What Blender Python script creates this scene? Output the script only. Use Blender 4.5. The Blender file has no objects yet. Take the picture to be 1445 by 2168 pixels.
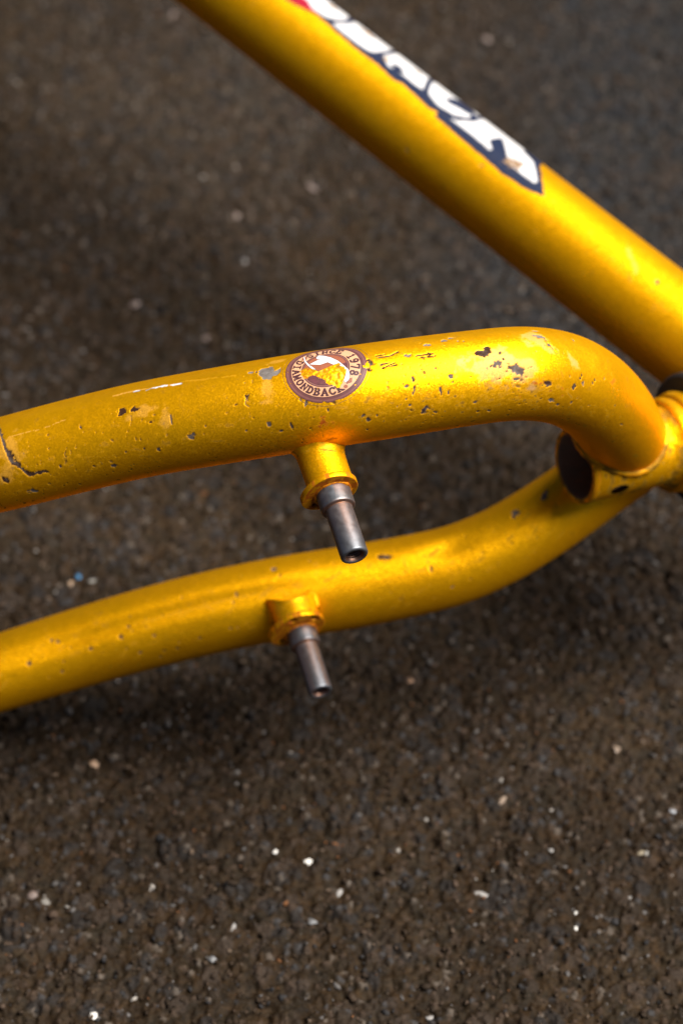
import bpy, bmesh, math, random
import numpy as np
from mathutils import Vector, Matrix

# ------------------------------------------------------------------ camera
PITCH = math.radians(46.0)
CAM_H = 0.499
FPX = 85.0 / 24.0 * 1445.0            # focal length in photo pixels
scene = bpy.context.scene
cam_d = bpy.data.cameras.new("camera")
cam = bpy.data.objects.new("camera", cam_d)
scene.collection.objects.link(cam)
cam_d.sensor_fit = 'HORIZONTAL'
cam_d.sensor_width = 24.0
cam_d.lens = 85.0
cam_d.clip_start = 0.02
cam_d.clip_end = 500.0
cam_d.dof.use_dof = True
cam_d.dof.focus_distance = 0.524
cam_d.dof.aperture_fstop = 12.0
cam_d.dof.aperture_blades = 0
cam.location = (0, 0, CAM_H)
cam.rotation_euler = (math.pi / 2 - PITCH, 0, 0)
scene.camera = cam

# ------------------------------------------------------------------ sky and sun
SUN_DIR = Vector((0.34, -0.03, 0.59)).normalized()      # towards the light
elev = math.asin(SUN_DIR.z)
world = bpy.data.worlds.new("World")
scene.world = world
world.use_nodes = True
wn = world.node_tree
wn.nodes.clear()
w_out = wn.nodes.new('ShaderNodeOutputWorld')
w_bg = wn.nodes.new('ShaderNodeBackground')
w_sky = wn.nodes.new('ShaderNodeTexSky')
w_sky.sky_type = 'NISHITA'
w_sky.sun_disc = False
w_sky.sun_elevation = elev
w_sky.sun_rotation = math.atan2(SUN_DIR.x, SUN_DIR.y)
w_sky.air_density = 0.15
w_sky.dust_density = 0.5
w_sky.ozone_density = 1.0
w_bg.inputs['Strength'].default_value = 0.05
wn.links.new(w_sky.outputs[0], w_bg.inputs[0])
wn.links.new(w_bg.outputs[0], w_out.inputs[0])

sun_d = bpy.data.lights.new("sun", 'SUN')
sun_d.energy = 5.0
sun_d.angle = math.radians(42)
sun_d.color = (1.0, 0.95, 0.88)
sun = bpy.data.objects.new("sun", sun_d)
scene.collection.objects.link(sun)
sun.rotation_euler = SUN_DIR.to_track_quat('Z', 'Y').to_euler()
sun.location = SUN_DIR * 3

scene.view_settings.view_transform = 'Standard'
scene.view_settings.look = 'None'
scene.view_settings.exposure = 1.25
scene.view_settings.gamma = 1.0
scene.cycles.use_denoising = True
scene.cycles.max_bounces = 6

# ------------------------------------------------------------------ helpers
rng = np.random.default_rng(7)
RIGHT = np.array([1.0, 0, 0])
UP = np.array([0, math.sin(PITCH), math.cos(PITCH)])
BACK = np.array([0, -math.cos(PITCH), math.sin(PITCH)])
CAMP = np.array([0, 0, CAM_H])


def at(px, py, d_mm):
    """measured photo position and distance (mm) -> point of the place, in metres"""
    d = d_mm / 1000.0
    return CAMP + RIGHT * ((px - 722.5) / FPX * d) + UP * (-(py - 1084.0) / FPX * d) - BACK * d


def seen(p):
    """where points of the place appear in the photo, to read measurements back"""
    q = p - CAMP
    d = -(q @ BACK)
    return 722.5 + (q @ RIGHT) / d * FPX, 1084.0 - (q @ UP) / d * FPX


def on_ground(px, py):
    v = (RIGHT * ((px - 722.5) / FPX) + UP * (-(py - 1084.0) / FPX) - BACK)
    t = -CAMP[2] / v[2]
    return CAMP + v * t


def _hash(ix, iy, iz, seed):
    h = (ix.astype(np.int64) * 374761393 + iy.astype(np.int64) * 668265263 + iz.astype(np.int64) * 2147483647 + seed * 1274126177) & 0xFFFFFFFF
    h = ((h ^ (h >> 13)) * 1274126177) & 0xFFFFFFFF
    h = ((h ^ (h >> 16)) * 2246822519) & 0xFFFFFFFF
    h = h ^ (h >> 15)
    return (h & 0xFFFFFF).astype(np.float64) / float(0xFFFFFF)


def vnoise2(x, y, seed=0):
    ix = np.floor(x); iy = np.floor(y)
    fx = x - ix; fy = y - iy
    fx = fx * fx * (3 - 2 * fx); fy = fy * fy * (3 - 2 * fy)
    z = np.zeros_like(ix)
    a = _hash(ix, iy, z, seed); b = _hash(ix + 1, iy, z, seed)
    c = _hash(ix, iy + 1, z, seed); d = _hash(ix + 1, iy + 1, z, seed)
    return (a * (1 - fx) + b * fx) * (1 - fy) + (c * (1 - fx) + d * fx) * fy


def fbm2(x, y, octaves=4, seed=0, gain=0.5):
    s = np.zeros_like(x); amp = 1.0; tot = 0.0
    for o in range(octaves):
        s += amp * vnoise2(x * 2 ** o + 17.3 * o, y * 2 ** o - 9.1 * o, seed + o)
        tot += amp; amp *= gain
    return s / tot


def worley2(x, y, seed=0, jitter=0.9):
    ix = np.floor(x); iy = np.floor(y)
    z = np.zeros_like(ix)
    best = np.full_like(x, 9.0); second = np.full_like(x, 9.0)
    cid = np.zeros_like(x)
    for dx in (-1, 0, 1):
        for dy in (-1, 0, 1):
            cx = ix + dx; cy = iy + dy
            jx = cx + 0.5 + (_hash(cx, cy, z, seed) - 0.5) * jitter
            jy = cy + 0.5 + (_hash(cx, cy, z, seed + 1) - 0.5) * jitter
            d = np.sqrt((x - jx) ** 2 + (y - jy) ** 2)
            h = _hash(cx, cy, z, seed + 2)
            m = d < best
            second = np.where(m, best, np.minimum(second, d))
            cid = np.where(m, h, cid)
            best = np.where(m, d, best)
    return best, second, cid


def sstep(e0, e1, x):
    t = np.clip((x - e0) / (e1 - e0), 0, 1)
    return t * t * (3 - 2 * t)


def inpoly(x, y, poly):
    r = np.zeros(x.shape, bool)
    n = len(poly)
    for i in range(n):
        x0, y0 = poly[i]; x1, y1 = poly[(i + 1) % n]
        if y0 == y1:
            continue
        c = ((y0 > y) != (y1 > y)) & (x < (x1 - x0) * (y - y0) / (y1 - y0) + x0)
        r ^= c
    return r


def seg_dist(x, y, pts):
    best = np.full(x.shape, 1e9)
    for (x0, y0), (x1, y1) in zip(pts[:-1], pts[1:]):
        dx, dy = x1 - x0, y1 - y0
        L = dx * dx + dy * dy + 1e-12
        t = np.clip(((x - x0) * dx + (y - y0) * dy) / L, 0, 1)
        best = np.minimum(best, np.hypot(x - x0 - t * dx, y - y0 - t * dy))
    return best


def link(name, me, mat=None, parent=None, smooth=True):
    o = bpy.data.objects.new(name, me)
    scene.collection.objects.link(o)
    if mat is not None:
        me.materials.append(mat)
    if parent is not None:
        o.parent = parent
        o.matrix_parent_inverse = parent_inv(parent)
    if smooth:
        me.polygons.foreach_set('use_smooth', np.ones(len(me.polygons), bool))
    me.update()
    return o


def parent_inv(p):
    # parts are modelled in place; only the frame's own empty is moved away from the origin
    return Matrix.Translation(-p.location) if p.parent is None else Matrix.Identity(4)


def grid_mesh(name, V, closed_v=False, keep=None):
    """V: (n, m, 3) grid of points"""
    n, m = V.shape[:2]
    me = bpy.data.meshes.new(name)
    idx = np.arange(n * m).reshape(n, m)
    if closed_v:
        nxt = np.roll(idx, -1, axis=1)
        q = np.stack([idx[:-1], idx[1:], nxt[1:], nxt[:-1]], -1)
    else:
        q = np.stack([idx[:-1, :-1], idx[1:, :-1], idx[1:, 1:], idx[:-1, 1:]], -1)
    if keep is not None:
        q = q[keep]
    q = q.reshape(-1, 4)
    me.vertices.add(n * m)
    me.vertices.foreach_set('co', V.reshape(-1).astype(np.float32))
    me.loops.add(q.size)
    me.loops.foreach_set('vertex_index', q.reshape(-1).astype(np.int32))
    me.polygons.add(len(q))
    me.polygons.foreach_set('loop_start', np.arange(0, q.size, 4, dtype=np.int32))
    me.update(calc_edges=True)
    return me


def set_attr(me, name, arr):
    a = me.attributes.new(name, 'FLOAT', 'POINT')
    a.data.foreach_set('value', arr.reshape(-1).astype(np.float32))


def set_col(me, name, arr):
    a = me.attributes.new(name, 'FLOAT_COLOR', 'POINT')
    c = np.ones((arr.reshape(-1, 3).shape[0], 4), np.float32)
    c[:, :3] = arr.reshape(-1, 3)
    a.data.foreach_set('color', c.reshape(-1))


def lin(r, g, b):
    return np.array([((c / 255.0) / 12.92 if c / 255.0 <= 0.04045 else ((c / 255.0 + 0.055) / 1.055) ** 2.4) for c in (r, g, b)])


# ------------------------------------------------------------------ materials
def new_mat(name):
    m = bpy.data.materials.new(name)
    m.use_nodes = True
    nt = m.node_tree
    nt.nodes.clear()
    out = nt.nodes.new('ShaderNodeOutputMaterial')
    b = nt.nodes.new('ShaderNodeBsdfPrincipled')
    nt.links.new(b.outputs[0], out.inputs[0])
    return m, nt, b


def N(nt, kind, **kw):
    n = nt.nodes.new(kind)
    for k, v in kw.items():
        setattr(n, k, v)
    return n


def mix_col(nt, fac, a, b):
    n = N(nt, 'ShaderNodeMix', data_type='RGBA')
    for key, v in (('Factor', fac), ('A', a), ('B', b)):
        s = [i for i in n.inputs if i.name == key and (i.type == 'RGBA' if key != 'Factor' else i.type == 'VALUE')][0]
        if hasattr(v, 'links'):
            nt.links.new(v, s)
        elif key == 'Factor':
            s.default_value = v
        else:
            s.default_value = (*v, 1)
    return [o for o in n.outputs if o.type == 'RGBA'][0]


def mathn(nt, op, a, b=None, c=None, clamp=False):
    n = N(nt, 'ShaderNodeMath', operation=op, use_clamp=clamp)
    for i, v in enumerate((a, b, c)):
        if v is None:
            continue
        if hasattr(v, 'links'):
            nt.links.new(v, n.inputs[i])
        else:
            n.inputs[i].default_value = v
    return n.outputs[0]


def attr(nt, name):
    return N(nt, 'ShaderNodeAttribute', attribute_name=name).outputs['Fac']


def make_paint(name, worn=True):
    """gold metallic lacquer with flake, grime and the painted wear attributes"""
    m, nt, b = new_mat(name)
    tc = N(nt, 'ShaderNodeTexCoord')
    n1 = N(nt, 'ShaderNodeTexNoise'); n1.inputs['Scale'].default_value = 60; n1.inputs['Detail'].default_value = 5
    nt.links.new(tc.outputs['Object'], n1.inputs['Vector'])
    n2 = N(nt, 'ShaderNodeTexNoise'); n2.inputs['Scale'].default_value = 420; n2.inputs['Detail'].default_value = 6
    nt.links.new(tc.outputs['Object'], n2.inputs['Vector'])
    v = N(nt, 'ShaderNodeTexVoronoi'); v.inputs['Scale'].default_value = 5200
    nt.links.new(tc.outputs['Object'], v.inputs['Vector'])
    col = mix_col(nt, n1.outputs['Fac'], (0.86, 0.425, 0.0015), (0.84, 0.38, 0.0015))
    # light film of dirt
    d = mathn(nt, 'MULTIPLY', mathn(nt, 'SUBTRACT', n2.outputs['Fac'], 0.60, clamp=True), 2.2, clamp=True)
    col = mix_col(nt, d, col, (0.30, 0.16, 0.03))
    rough = mathn(nt, 'ADD', 0.39, mathn(nt, 'MULTIPLY', n2.outputs['Fac'], 0.16))
    metal = 0.82
    if worn:
        scuff, chip, tone, rust, grime, scr = [attr(nt, k) for k in ('scuff', 'chip', 'tone', 'rust', 'grime', 'bare')]
        col = mix_col(nt, mathn(nt, 'MULTIPLY', grime, 0.9), col, (0.065, 0.038, 0.012))
        col = mix_col(nt, mathn(nt, 'MULTIPLY', scuff, 0.6), col, (0.36, 0.215, 0.115))
        col = mix_col(nt, rust, col, (0.30, 0.065, 0.006))
        chipc = mix_col(nt, tone, (0.028, 0.012, 0.009), (0.145, 0.13, 0.12))
        col = mix_col(nt, chip, col, chipc)
        col = mix_col(nt, scr, col, (0.75, 0.78, 0.80))
        k = mathn(nt, 'MAXIMUM', mathn(nt, 'MAXIMUM', chip, mathn(nt, 'MULTIPLY', scuff, 0.5)), mathn(nt, 'MULTIPLY', rust, 0.8))
        k = mathn(nt, 'MAXIMUM', k, mathn(nt, 'MULTIPLY', grime, 0.8))
        mm = mathn(nt, 'MULTIPLY', mathn(nt, 'SUBTRACT', 1.0, k), metal)
        nt.links.new(mm, b.inputs['Metallic'])
        rough = mathn(nt, 'ADD', rough, mathn(nt, 'MULTIPLY', k, 0.3))
        coat = mathn(nt, 'MULTIPLY', mathn(nt, 'SUBTRACT', 1.0, k), 0.06)
        nt.links.new(coat, b.inputs['Coat Weight'])
        nt.links.new(mathn(nt, 'SUBTRACT', 0.5, mathn(nt, 'MULTIPLY', k, 0.38)), b.inputs['Specular IOR Level'])
    else:
        b.inputs['Metallic'].default_value = metal
        b.inputs['Coat Weight'].default_value = 0.06
    b.inputs['Specular Tint'].default_value = (1.0, 0.62, 0.16, 1)
    b.inputs['Coat Roughness'].default_value = 0.3
    nt.links.new(col, b.inputs['Base Color'])
    nt.links.new(rough, b.inputs['Roughness'])
    # flake: every tiny cell leans its own way
    geo = N(nt, 'ShaderNodeNewGeometry')
    sub = N(nt, 'ShaderNodeVectorMath', operation='SUBTRACT')
    nt.links.new(v.outputs['Color'], sub.inputs[0]); sub.inputs[1].default_value = (0.5, 0.5, 0.5)
    sc = N(nt, 'ShaderNodeVectorMath', operation='SCALE'); sc.inputs['Scale'].default_value = 0.20
    nt.links.new(sub.outputs[0], sc.inputs[0])
    bump = N(nt, 'ShaderNodeBump'); bump.inputs['Strength'].default_value = 0.10; bump.inputs['Distance'].default_value = 0.0002
    nt.links.new(n2.outputs['Fac'], bump.inputs['Height'])
    ad = N(nt, 'ShaderNodeVectorMath', operation='ADD')
    nt.links.new(bump.outputs[0], ad.inputs[0]); nt.links.new(sc.outputs[0], ad.inputs[1])
    no = N(nt, 'ShaderNodeVectorMath', operation='NORMALIZE')
    nt.links.new(ad.outputs[0], no.inputs[0])
    nt.links.new(no.outputs[0], b.inputs['Normal'])
    nt.links.new(bump.outputs[0], b.inputs['Coat Normal'])
    return m


M_PAINT = make_paint("gold_paint")
M_PLAIN = make_paint("gold_paint_plain", worn=False)


def make_steel():
    m, nt, b = new_mat("bare_steel")
    tc = N(nt, 'ShaderNodeTexCoord')
    n = N(nt, 'ShaderNodeTexNoise'); n.inputs['Scale'].default_value = 700; n.inputs['Detail'].default_value = 6
    nt.links.new(tc.outputs['Object'], n.inputs['Vector'])
    n2 = N(nt, 'ShaderNodeTexNoise'); n2.inputs['Scale'].default_value = 180; n2.inputs['Detail'].default_value = 4
    nt.links.new(tc.outputs['Object'], n2.inputs['Vector'])
    c = mix_col(nt, n.outputs['Fac'], (0.085, 0.090, 0.100), (0.20, 0.21, 0.23))
    t = mathn(nt, 'MULTIPLY', mathn(nt, 'SUBTRACT', n2.outputs['Fac'], 0.55, clamp=True), 1.2, clamp=True)
    c = mix_col(nt, t, c, (0.13, 0.09, 0.065))
    c = mix_col(nt, attr(nt, 'rust'), c, (0.24, 0.085, 0.02))
    nt.links.new(c, b.inputs['Base Color'])
    b.inputs['Metallic'].default_value = 0.85
    r = mathn(nt, 'ADD', 0.34, mathn(nt, 'MULTIPLY', n.outputs['Fac'], 0.25))
    nt.links.new(r, b.inputs['Roughness'])
    bump = N(nt, 'ShaderNodeBump'); bump.inputs['Strength'].default_value = 0.3; bump.inputs['Distance'].default_value = 0.0001
    nt.links.new(n.outputs['Fac'], bump.inputs['Height'])
    nt.links.new(bump.outputs[0], b.inputs['Normal'])
    return m


M_STEEL = make_steel()


def make_black():
    m, nt, b = new_mat("black_rubber")
    b.inputs['Base Color'].default_value = (0.012, 0.011, 0.011, 1)
    b.inputs['Roughness'].default_value = 0.55
    return m


M_BLACK = make_black()


def make_print(name, rough=0.35):
    m, nt, b = new_mat(name)
    a = N(nt, 'ShaderNodeAttribute', attribute_name='ink')
    tc = N(nt, 'ShaderNodeTexCoord')
    n = N(nt, 'ShaderNodeTexNoise'); n.inputs['Scale'].default_value = 900; n.inputs['Detail'].default_value = 5
    nt.links.new(tc.outputs['Object'], n.inputs['Vector'])
    d = mathn(nt, 'MULTIPLY', mathn(nt, 'SUBTRACT', n.outputs['Fac'], 0.58, clamp=True), 1.6, clamp=True)
    c = mix_col(nt, d, a.outputs['Color'], (0.16, 0.09, 0.05))
    nt.links.new(c, b.inputs['Base Color'])
    b.inputs['Roughness'].default_value = rough
    return m


M_STICKER = make_print("sticker_print", 0.4)
M_DECAL = make_print("decal_print", 0.3)


def make_ground_mat(name, attrname):
    m, nt, b = new_mat(name)
    a = N(nt, 'ShaderNodeAttribute', attribute_name=attrname)
    tc = N(nt, 'ShaderNodeTexCoord')
    n = N(nt, 'ShaderNodeTexNoise'); n.inputs['Scale'].default_value = 1400; n.inputs['Detail'].default_value = 4
    nt.links.new(tc.outputs['Object'], n.inputs['Vector'])
    k = mathn(nt, 'ADD', 0.06, mathn(nt, 'MULTIPLY', n.outputs['Fac'], 0.96))
    vm = N(nt, 'ShaderNodeVectorMath', operation='SCALE')
    nt.links.new(a.outputs['Color'], vm.inputs[0]); nt.links.new(k, vm.inputs['Scale'])
    nt.links.new(vm.outputs[0], b.inputs['Base Color'])
    b.inputs['Roughness'].default_value = 0.7
    b.inputs['Specular IOR Level'].default_value = 0.08
    bump = N(nt, 'ShaderNodeBump'); bump.inputs['Strength'].default_value = 0.6; bump.inputs['Distance'].default_value = 0.0004
    nt.links.new(n.outputs['Fac'], bump.inputs['Height'])
    nt.links.new(bump.outputs[0], b.inputs['Normal'])
    return m


M_GROUND = make_ground_mat("asphalt", "albedo")
M_GRIT = make_ground_mat("grit", "albedo")


def make_stone(name, col, rough=0.6):
    m, nt, b = new_mat(name)
    tc = N(nt, 'ShaderNodeTexCoord')
    n = N(nt, 'ShaderNodeTexNoise'); n.inputs['Scale'].default_value = 900; n.inputs['Detail'].default_value = 5
    nt.links.new(tc.outputs['Object'], n.inputs['Vector'])
    c = mix_col(nt, n.outputs['Fac'], tuple(0.62 * x for x in col), tuple(min(0.9, 1.3 * x) for x in col))
    nt.links.new(c, b.inputs['Base Color'])
    b.inputs['Roughness'].default_value = rough
    return m


# ------------------------------------------------------------------ ground
def ground_height(X, Y):
    """X, Y in millimetres -> height in mm, albedo"""
    wx = X + 1.2 * (fbm2(X / 2.5, Y / 2.5, 2, 91) - 0.5)
    wy = Y + 1.2 * (fbm2(X / 2.5, Y / 2.5, 2, 95) - 0.5)
    f1, f2, cid = worley2(wx / 4.2, wy / 4.2, 3)
    g1, g2, gid = worley2(wx / 1.55, wy / 1.55, 13)
    stone = (cid > 0.50) * sstep(0.0, 0.22, f2 - f1)
    small = (gid > 0.35) * sstep(0.0, 0.30, g2 - g1)
    h = 1.2 * (fbm2(X / 26, Y / 26, 3, 21) - 0.5)
    h += 1.5 * (fbm2(X / 4.5, Y / 4.5, 3, 31, 0.55) - 0.5)
    h += 0.5 * stone * (0.5 + cid) * np.sqrt(np.clip(1 - (f1 / 0.75) ** 2, 0, 1))
    h += 0.6 * small * (0.4 + gid) * np.sqrt(np.clip(1 - (g1 / 0.8) ** 2, 0, 1))
    pit = sstep(0.60, 0.72, fbm2(X / 2.6 + 40, Y / 2.6, 3, 51))
    h -= 0.9 * pit
    h += 1.5 * (fbm2(X / 1.35, Y / 1.35, 2, 61, 0.6) - 0.5)
    # colour of the matter itself: brown fines, blue-grey and tan stones
    t = fbm2(X / 40, Y / 40, 3, 71)[..., None]
    t = np.clip((t - 0.35) / 0.3, 0, 1)
    base = np.array([0.0205, 0.0120, 0.0054]) * (1 - t) + np.array([0.0280, 0.0172, 0.0082]) * t
    # bluer ground tone on the far right and a dusty lighter patch by the tube
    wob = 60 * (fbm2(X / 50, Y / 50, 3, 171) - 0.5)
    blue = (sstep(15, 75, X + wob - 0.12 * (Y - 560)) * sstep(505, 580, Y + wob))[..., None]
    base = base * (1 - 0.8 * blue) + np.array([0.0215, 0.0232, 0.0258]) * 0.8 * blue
    dust = (np.exp(-((X + 40) / 55) ** 2 - ((Y - 690) / 70) ** 2) * (0.5 + fbm2(X / 14, Y / 14, 3, 181)))[..., None]
    base = base * (1 - 0.6 * dust) + np.array([0.047, 0.037, 0.028]) * 0.6 * dust
    u = fbm2(X / 1.3, Y / 1.3, 3, 81)[..., None]
    hue = fbm2(X / 3.2, Y / 3.2, 3, 191)[..., None]
    base = base * (1 + (hue - 0.5) * np.array([0.5, 0.1, -0.5])) + np.clip(fbm2(X / 2.4, Y / 2.4, 2, 195)[..., None] - 0.60, 0, 1) * np.array([0.055, 0.036, 0.024])
    alb = base * (0.25 + 1.5 * u)
    k1 = (stone * (cid > 0.72))[..., None]
    r = ((cid * 57.0) % 1.0)[..., None]
    stone_c = np.where(r < 0.45, np.array([0.023, 0.020, 0.019]), np.where(r < 0.8, np.array([0.032, 0.022, 0.015]), np.array([0.044, 0.031, 0.023])))
    alb = alb * (1 - 0.75 * k1) + stone_c * 0.75 * k1
    k2 = (small * (gid > 0.86))[..., None]
    r2 = ((gid * 91.0) % 1.0)[..., None]
    small_c = np.where(r2 < 0.6, np.array([0.058, 0.038, 0.026]), np.where(r2 < 0.86, np.array([0.055, 0.053, 0.055]), np.array([0.13, 0.105, 0.085])))
    alb = alb * (1 - 0.8 * k2) + small_c * 0.8 * k2
    return h, alb


def spaced(lo, hi, step, far):
    mid = np.arange(lo, hi + step * 0.5, step)
    out, s, x = [], step, hi
    while x < far:
        s *= 1.35; x += s; out.append(x)
    out = np.array(out)
    lowside = lo - (out - hi)
    return np.concatenate([lowside[::-1], mid, out])


gx = spaced(-132, 132, 0.5, 60000)
gy = spaced(285, 760, 0.5, 60000)
GX, GY = np.meshgrid(gx, gy, indexing='ij')
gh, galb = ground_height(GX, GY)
edge = np.maximum(np.maximum(np.abs(GX) - 200, 0), np.maximum(np.abs(GY - 520) - 320, 0))
gh *= np.clip(1 - edge / 400.0, 0, 1)
g_me = grid_mesh("ground", np.stack([GX / 1000, GY / 1000, gh / 1000], -1))
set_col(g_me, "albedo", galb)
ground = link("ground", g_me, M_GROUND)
ground["kind"] = "structure"
ground["label"] = "dark brown rough asphalt ground littered with grit"


def ground_z(x, y):
    h, _ = ground_height(np.array([[x * 1000.0]]), np.array([[y * 1000.0]]))
    return float(h[0, 0]) / 1000


# ---- loose grit: too many to count
def build_grit(n):
    bm = bmesh.new()
    bmesh.ops.create_icosphere(bm, subdivisions=1, radius=1.0)
    base = np.array([v.co[:] for v in bm.verts])
    faces = np.array([[v.index for v in f.verts] for f in bm.faces])
    bm.free()
    xs = rng.uniform(-130, 130, n); ys = rng.uniform(288, 755, n)
    keep = np.abs(xs) < 85 + (ys - 288) / 470 * 48
    xs, ys = xs[keep], ys[keep]; n = len(xs)
    hz, _ = ground_height(xs[None], ys[None]); hz = hz[0]
    size = np.clip(rng.lognormal(-1.05, 0.45, n), 0.12, 1.1)
    nv = len(base)
    V = base[None] * (1 + rng.uniform(-0.32, 0.32, (n, nv, 1)))
    sc = np.stack([size * rng.uniform(0.7, 1.5, n), size * rng.uniform(0.6, 1.1, n), size * rng.uniform(0.35, 0.75, n)], -1)
    V = V * sc[:, None]
    a = rng.uniform(0, 2 * math.pi, n); b_ = rng.normal(0, 0.35, n)
    ca, sa, cb, sb = np.cos(a), np.sin(a), np.cos(b_), np.sin(b_)
    x, y, z = V[..., 0], V[..., 1], V[..., 2]
    y, z = y * cb[:, None] - z * sb[:, None], y * sb[:, None] + z * cb[:, None]
    x, y = x * ca[:, None] - y * sa[:, None], x * sa[:, None] + y * ca[:, None]
    V = np.stack([x + xs[:, None], y + ys[:, None], z + (hz + size * 0.18)[:, None]], -1) / 1000
    F = (faces[None] + (np.arange(n) * nv)[:, None, None]).reshape(-1, 3)
    me = bpy.data.meshes.new("loose_grit")
    me.vertices.add(n * nv); me.vertices.foreach_set('co', V.reshape(-1).astype(np.float32))
    me.loops.add(F.size); me.loops.foreach_set('vertex_index', F.reshape(-1).astype(np.int32))
    me.polygons.add(len(F)); me.polygons.foreach_set('loop_start', np.arange(0, F.size, 3, dtype=np.int32))
    me.update(calc_edges=True)
    pal = np.array([[0.034, 0.023, 0.015], [0.045, 0.030, 0.020], [0.038, 0.036, 0.037], [0.075, 0.05, 0.035], [0.12, 0.085, 0.06], [0.13, 0.12, 0.115], [0.34, 0.31, 0.28], [0.16, 0.07, 0.03]])
    pick = rng.choice(len(pal), n, p=[0.27, 0.22, 0.17, 0.175, 0.065, 0.07, 0.008, 0.022])
    # the bright grains are small ones
    c = np.repeat(pal[pick][:, None], nv, 1) * rng.uniform(0.7, 1.25, (n, 1, 1))
    set_col(me, "albedo", c)
    o = link("loose_grit", me, M_GRIT, smooth=False)
    o["kind"] = "stuff"
    o["label"] = "brown, grey and tan grit strewn over the asphalt"
    return o


build_grit(32000)


# ---- pebbles one can point at
def pebble(px, py, w, h, ang, col, label, cat="pebble", thick=0.45, name="pebble", spiky=0.22):
    g = on_ground(px, py)
    d = -((g - CAMP) @ BACK)
    sx = w / FPX * d / 2
    sy = h / FPX * d / 2 / math.sin(PITCH + math.atan((py - 1084) / FPX))
    bm = bmesh.new()
    bmesh.ops.create_icosphere(bm, subdivisions=2, radius=1.0)
    r = np.random.default_rng(int(px * 7 + py * 13))
    dirs = r.normal(size=(9, 3)); dirs /= np.linalg.norm(dirs, axis=1)[:, None]
    cuts = r.uniform(0.45, 0.92, 9)
    for v in bm.verts:
        p = np.array(v.co)
        for dd, c in zip(dirs, cuts):
            k = p @ dd
            if k > c:
                p = p - dd * (k - c)
        p *= 1 + r.uniform(-0.04, 0.04)
        v.co = p
    a = math.radians(ang)
    co = np.array([v.co[:] for v in bm.verts])
    co = co / np.abs(co).max(0)
    for v, p in zip(bm.verts, co):
        x, y, z = p[0] * sx, p[1] * sy, p[2] * min(sx, sy) * thick
        x, y = x * math.cos(a) - y * math.sin(a), x * math.sin(a) + y * math.cos(a)
        v.co = (x, y, z)
    me = bpy.data.meshes.new(name)
    bm.to_mesh(me); bm.free()
    o = link(name, me, make_stone("stone", col), smooth=False)
    o.location = (g[0], g[1], ground_z(g[0], g[1]) + min(sx, sy) * thick * 0.30)
    o["label"] = label
    o["category"] = cat
    o["group"] = "small stones and chips lying on the asphalt"
    return o


WHITE = (0.52, 0.50, 0.47); PALE = (0.17, 0.16, 0.152); TAN = (0.14, 0.098, 0.068); PINK = (0.11, 0.08, 0.068); GREY = (0.075, 0.075, 0.078)
pebble(652, 1821, 36, 20, 55, WHITE, "largest bright white leaf-shaped chip on the asphalt below the frame", "chip", 0.3, "stone_chip")
pebble(583, 1806, 13, 10, 10, WHITE, "tiny round white chip just left of the large white chip", "chip", 0.6, "stone_chip")
pebble(198, 2151, 20, 20, 20, WHITE, "white triangular chip near the bottom edge, lower left corner", "chip", 0.4, "stone_chip")
pebble(1219, 1930, 7, 11, -30, WHITE, "upper white grain of a close pair on the right", "chip", 0.6, "stone_chip")
pebble(1218, 1962, 9, 14, 10, WHITE, "lower white drop-shaped grain of a close pair on the right", "chip", 0.6, "stone_chip")
pebble(1017, 1896, 36, 13, -3, PALE, "long flat pale sliver lying level, right of the large white chip", "chip", 0.4, "stone_chip")
pebble(1062, 1699, 14, 24, -25, TAN, "upright tan pebble on open asphalt right of the lower brake stud", "pebble")
pebble(1303, 1592, 20, 18, 0, TAN, "tan rounded pebble far right below the frame", "pebble")
pebble(202, 1618, 32, 18, -10, (0.24, 0.155, 0.10), "wide beige pebble below the left end of the lower stay", "pebble")
pebble(717, 1890, 14, 20, -25, PALE, "grey white upright pebble below and right of the large white chip", "pebble")
pebble(1030, 82, 20, 16, 0, PINK, "blurred pinkish grey pebble beyond the sloping tube near the top", "pebble")
pebble(440, 718, 36, 13, 5, PINK, "flat pinkish grey pebble just beyond the upper stay", "pebble")
pebble(154, 1233, 32, 14, -10, (0.26, 0.18, 0.12), "beige flat chip between the two stays beside a blue speck", "chip", 0.4, "stone_chip")
pebble(166, 1221, 13, 11, 0, (0.03, 0.13, 0.26), "tiny blue speck between the two stays on the left", "speck", 0.5, "plastic_speck")
pebble(195, 1231, 24, 10, 40, (0.16, 0.155, 0.14), "slanted grey sliver right of the blue speck", "chip", 0.4, "stone_chip")
pebble(500, 457, 18, 13, 0, PINK, "blurred dull pinkish pebble left of the sloping tube", "pebble")
pebble(518, 556, 9, 11, 0, PALE, "small blurred pale grain between the sloping tube and the upper stay", "chip", 0.5, "stone_chip")
pebble(662, 402, 36, 9, -50, PINK, "long slanted dull sliver in the shade of the sloping tube", "chip", 0.4, "stone_chip")
pebble(287, 650, 24, 14, 0, PINK, "blurred pinkish pebble beyond the upper stay on the left", "pebble")
pebble(495, 1966, 11, 22, -20, PALE, "narrow pale pebble left of the centre near the bottom", "pebble")
pebble(1421, 1718, 18, 14, 0, (0.17, 0.175, 0.19), "blue grey pebble at the right edge below the frame", "pebble")
pebble(866, 1446, 18, 12, 30, (0.21, 0.12, 0.07), "orange tan pebble just below the lower stay", "pebble")
pebble(660, 1952, 26, 16, -30, GREY, "dull grey pebble below the large white chip", "pebble")
pebble(70, 1900, 22, 18, 0, PINK, "pinkish pebble at the far left, upper of two close together", "pebble")
pebble(97, 1914, 20, 18, 20, (0.13, 0.12, 0.105), "greyish pebble at the far left, lower of two close together", "pebble")
pebble(365, 32, 18, 15, 0, PINK, "blurred pink pebble at the top beside the sloping tube", "pebble")
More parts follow.
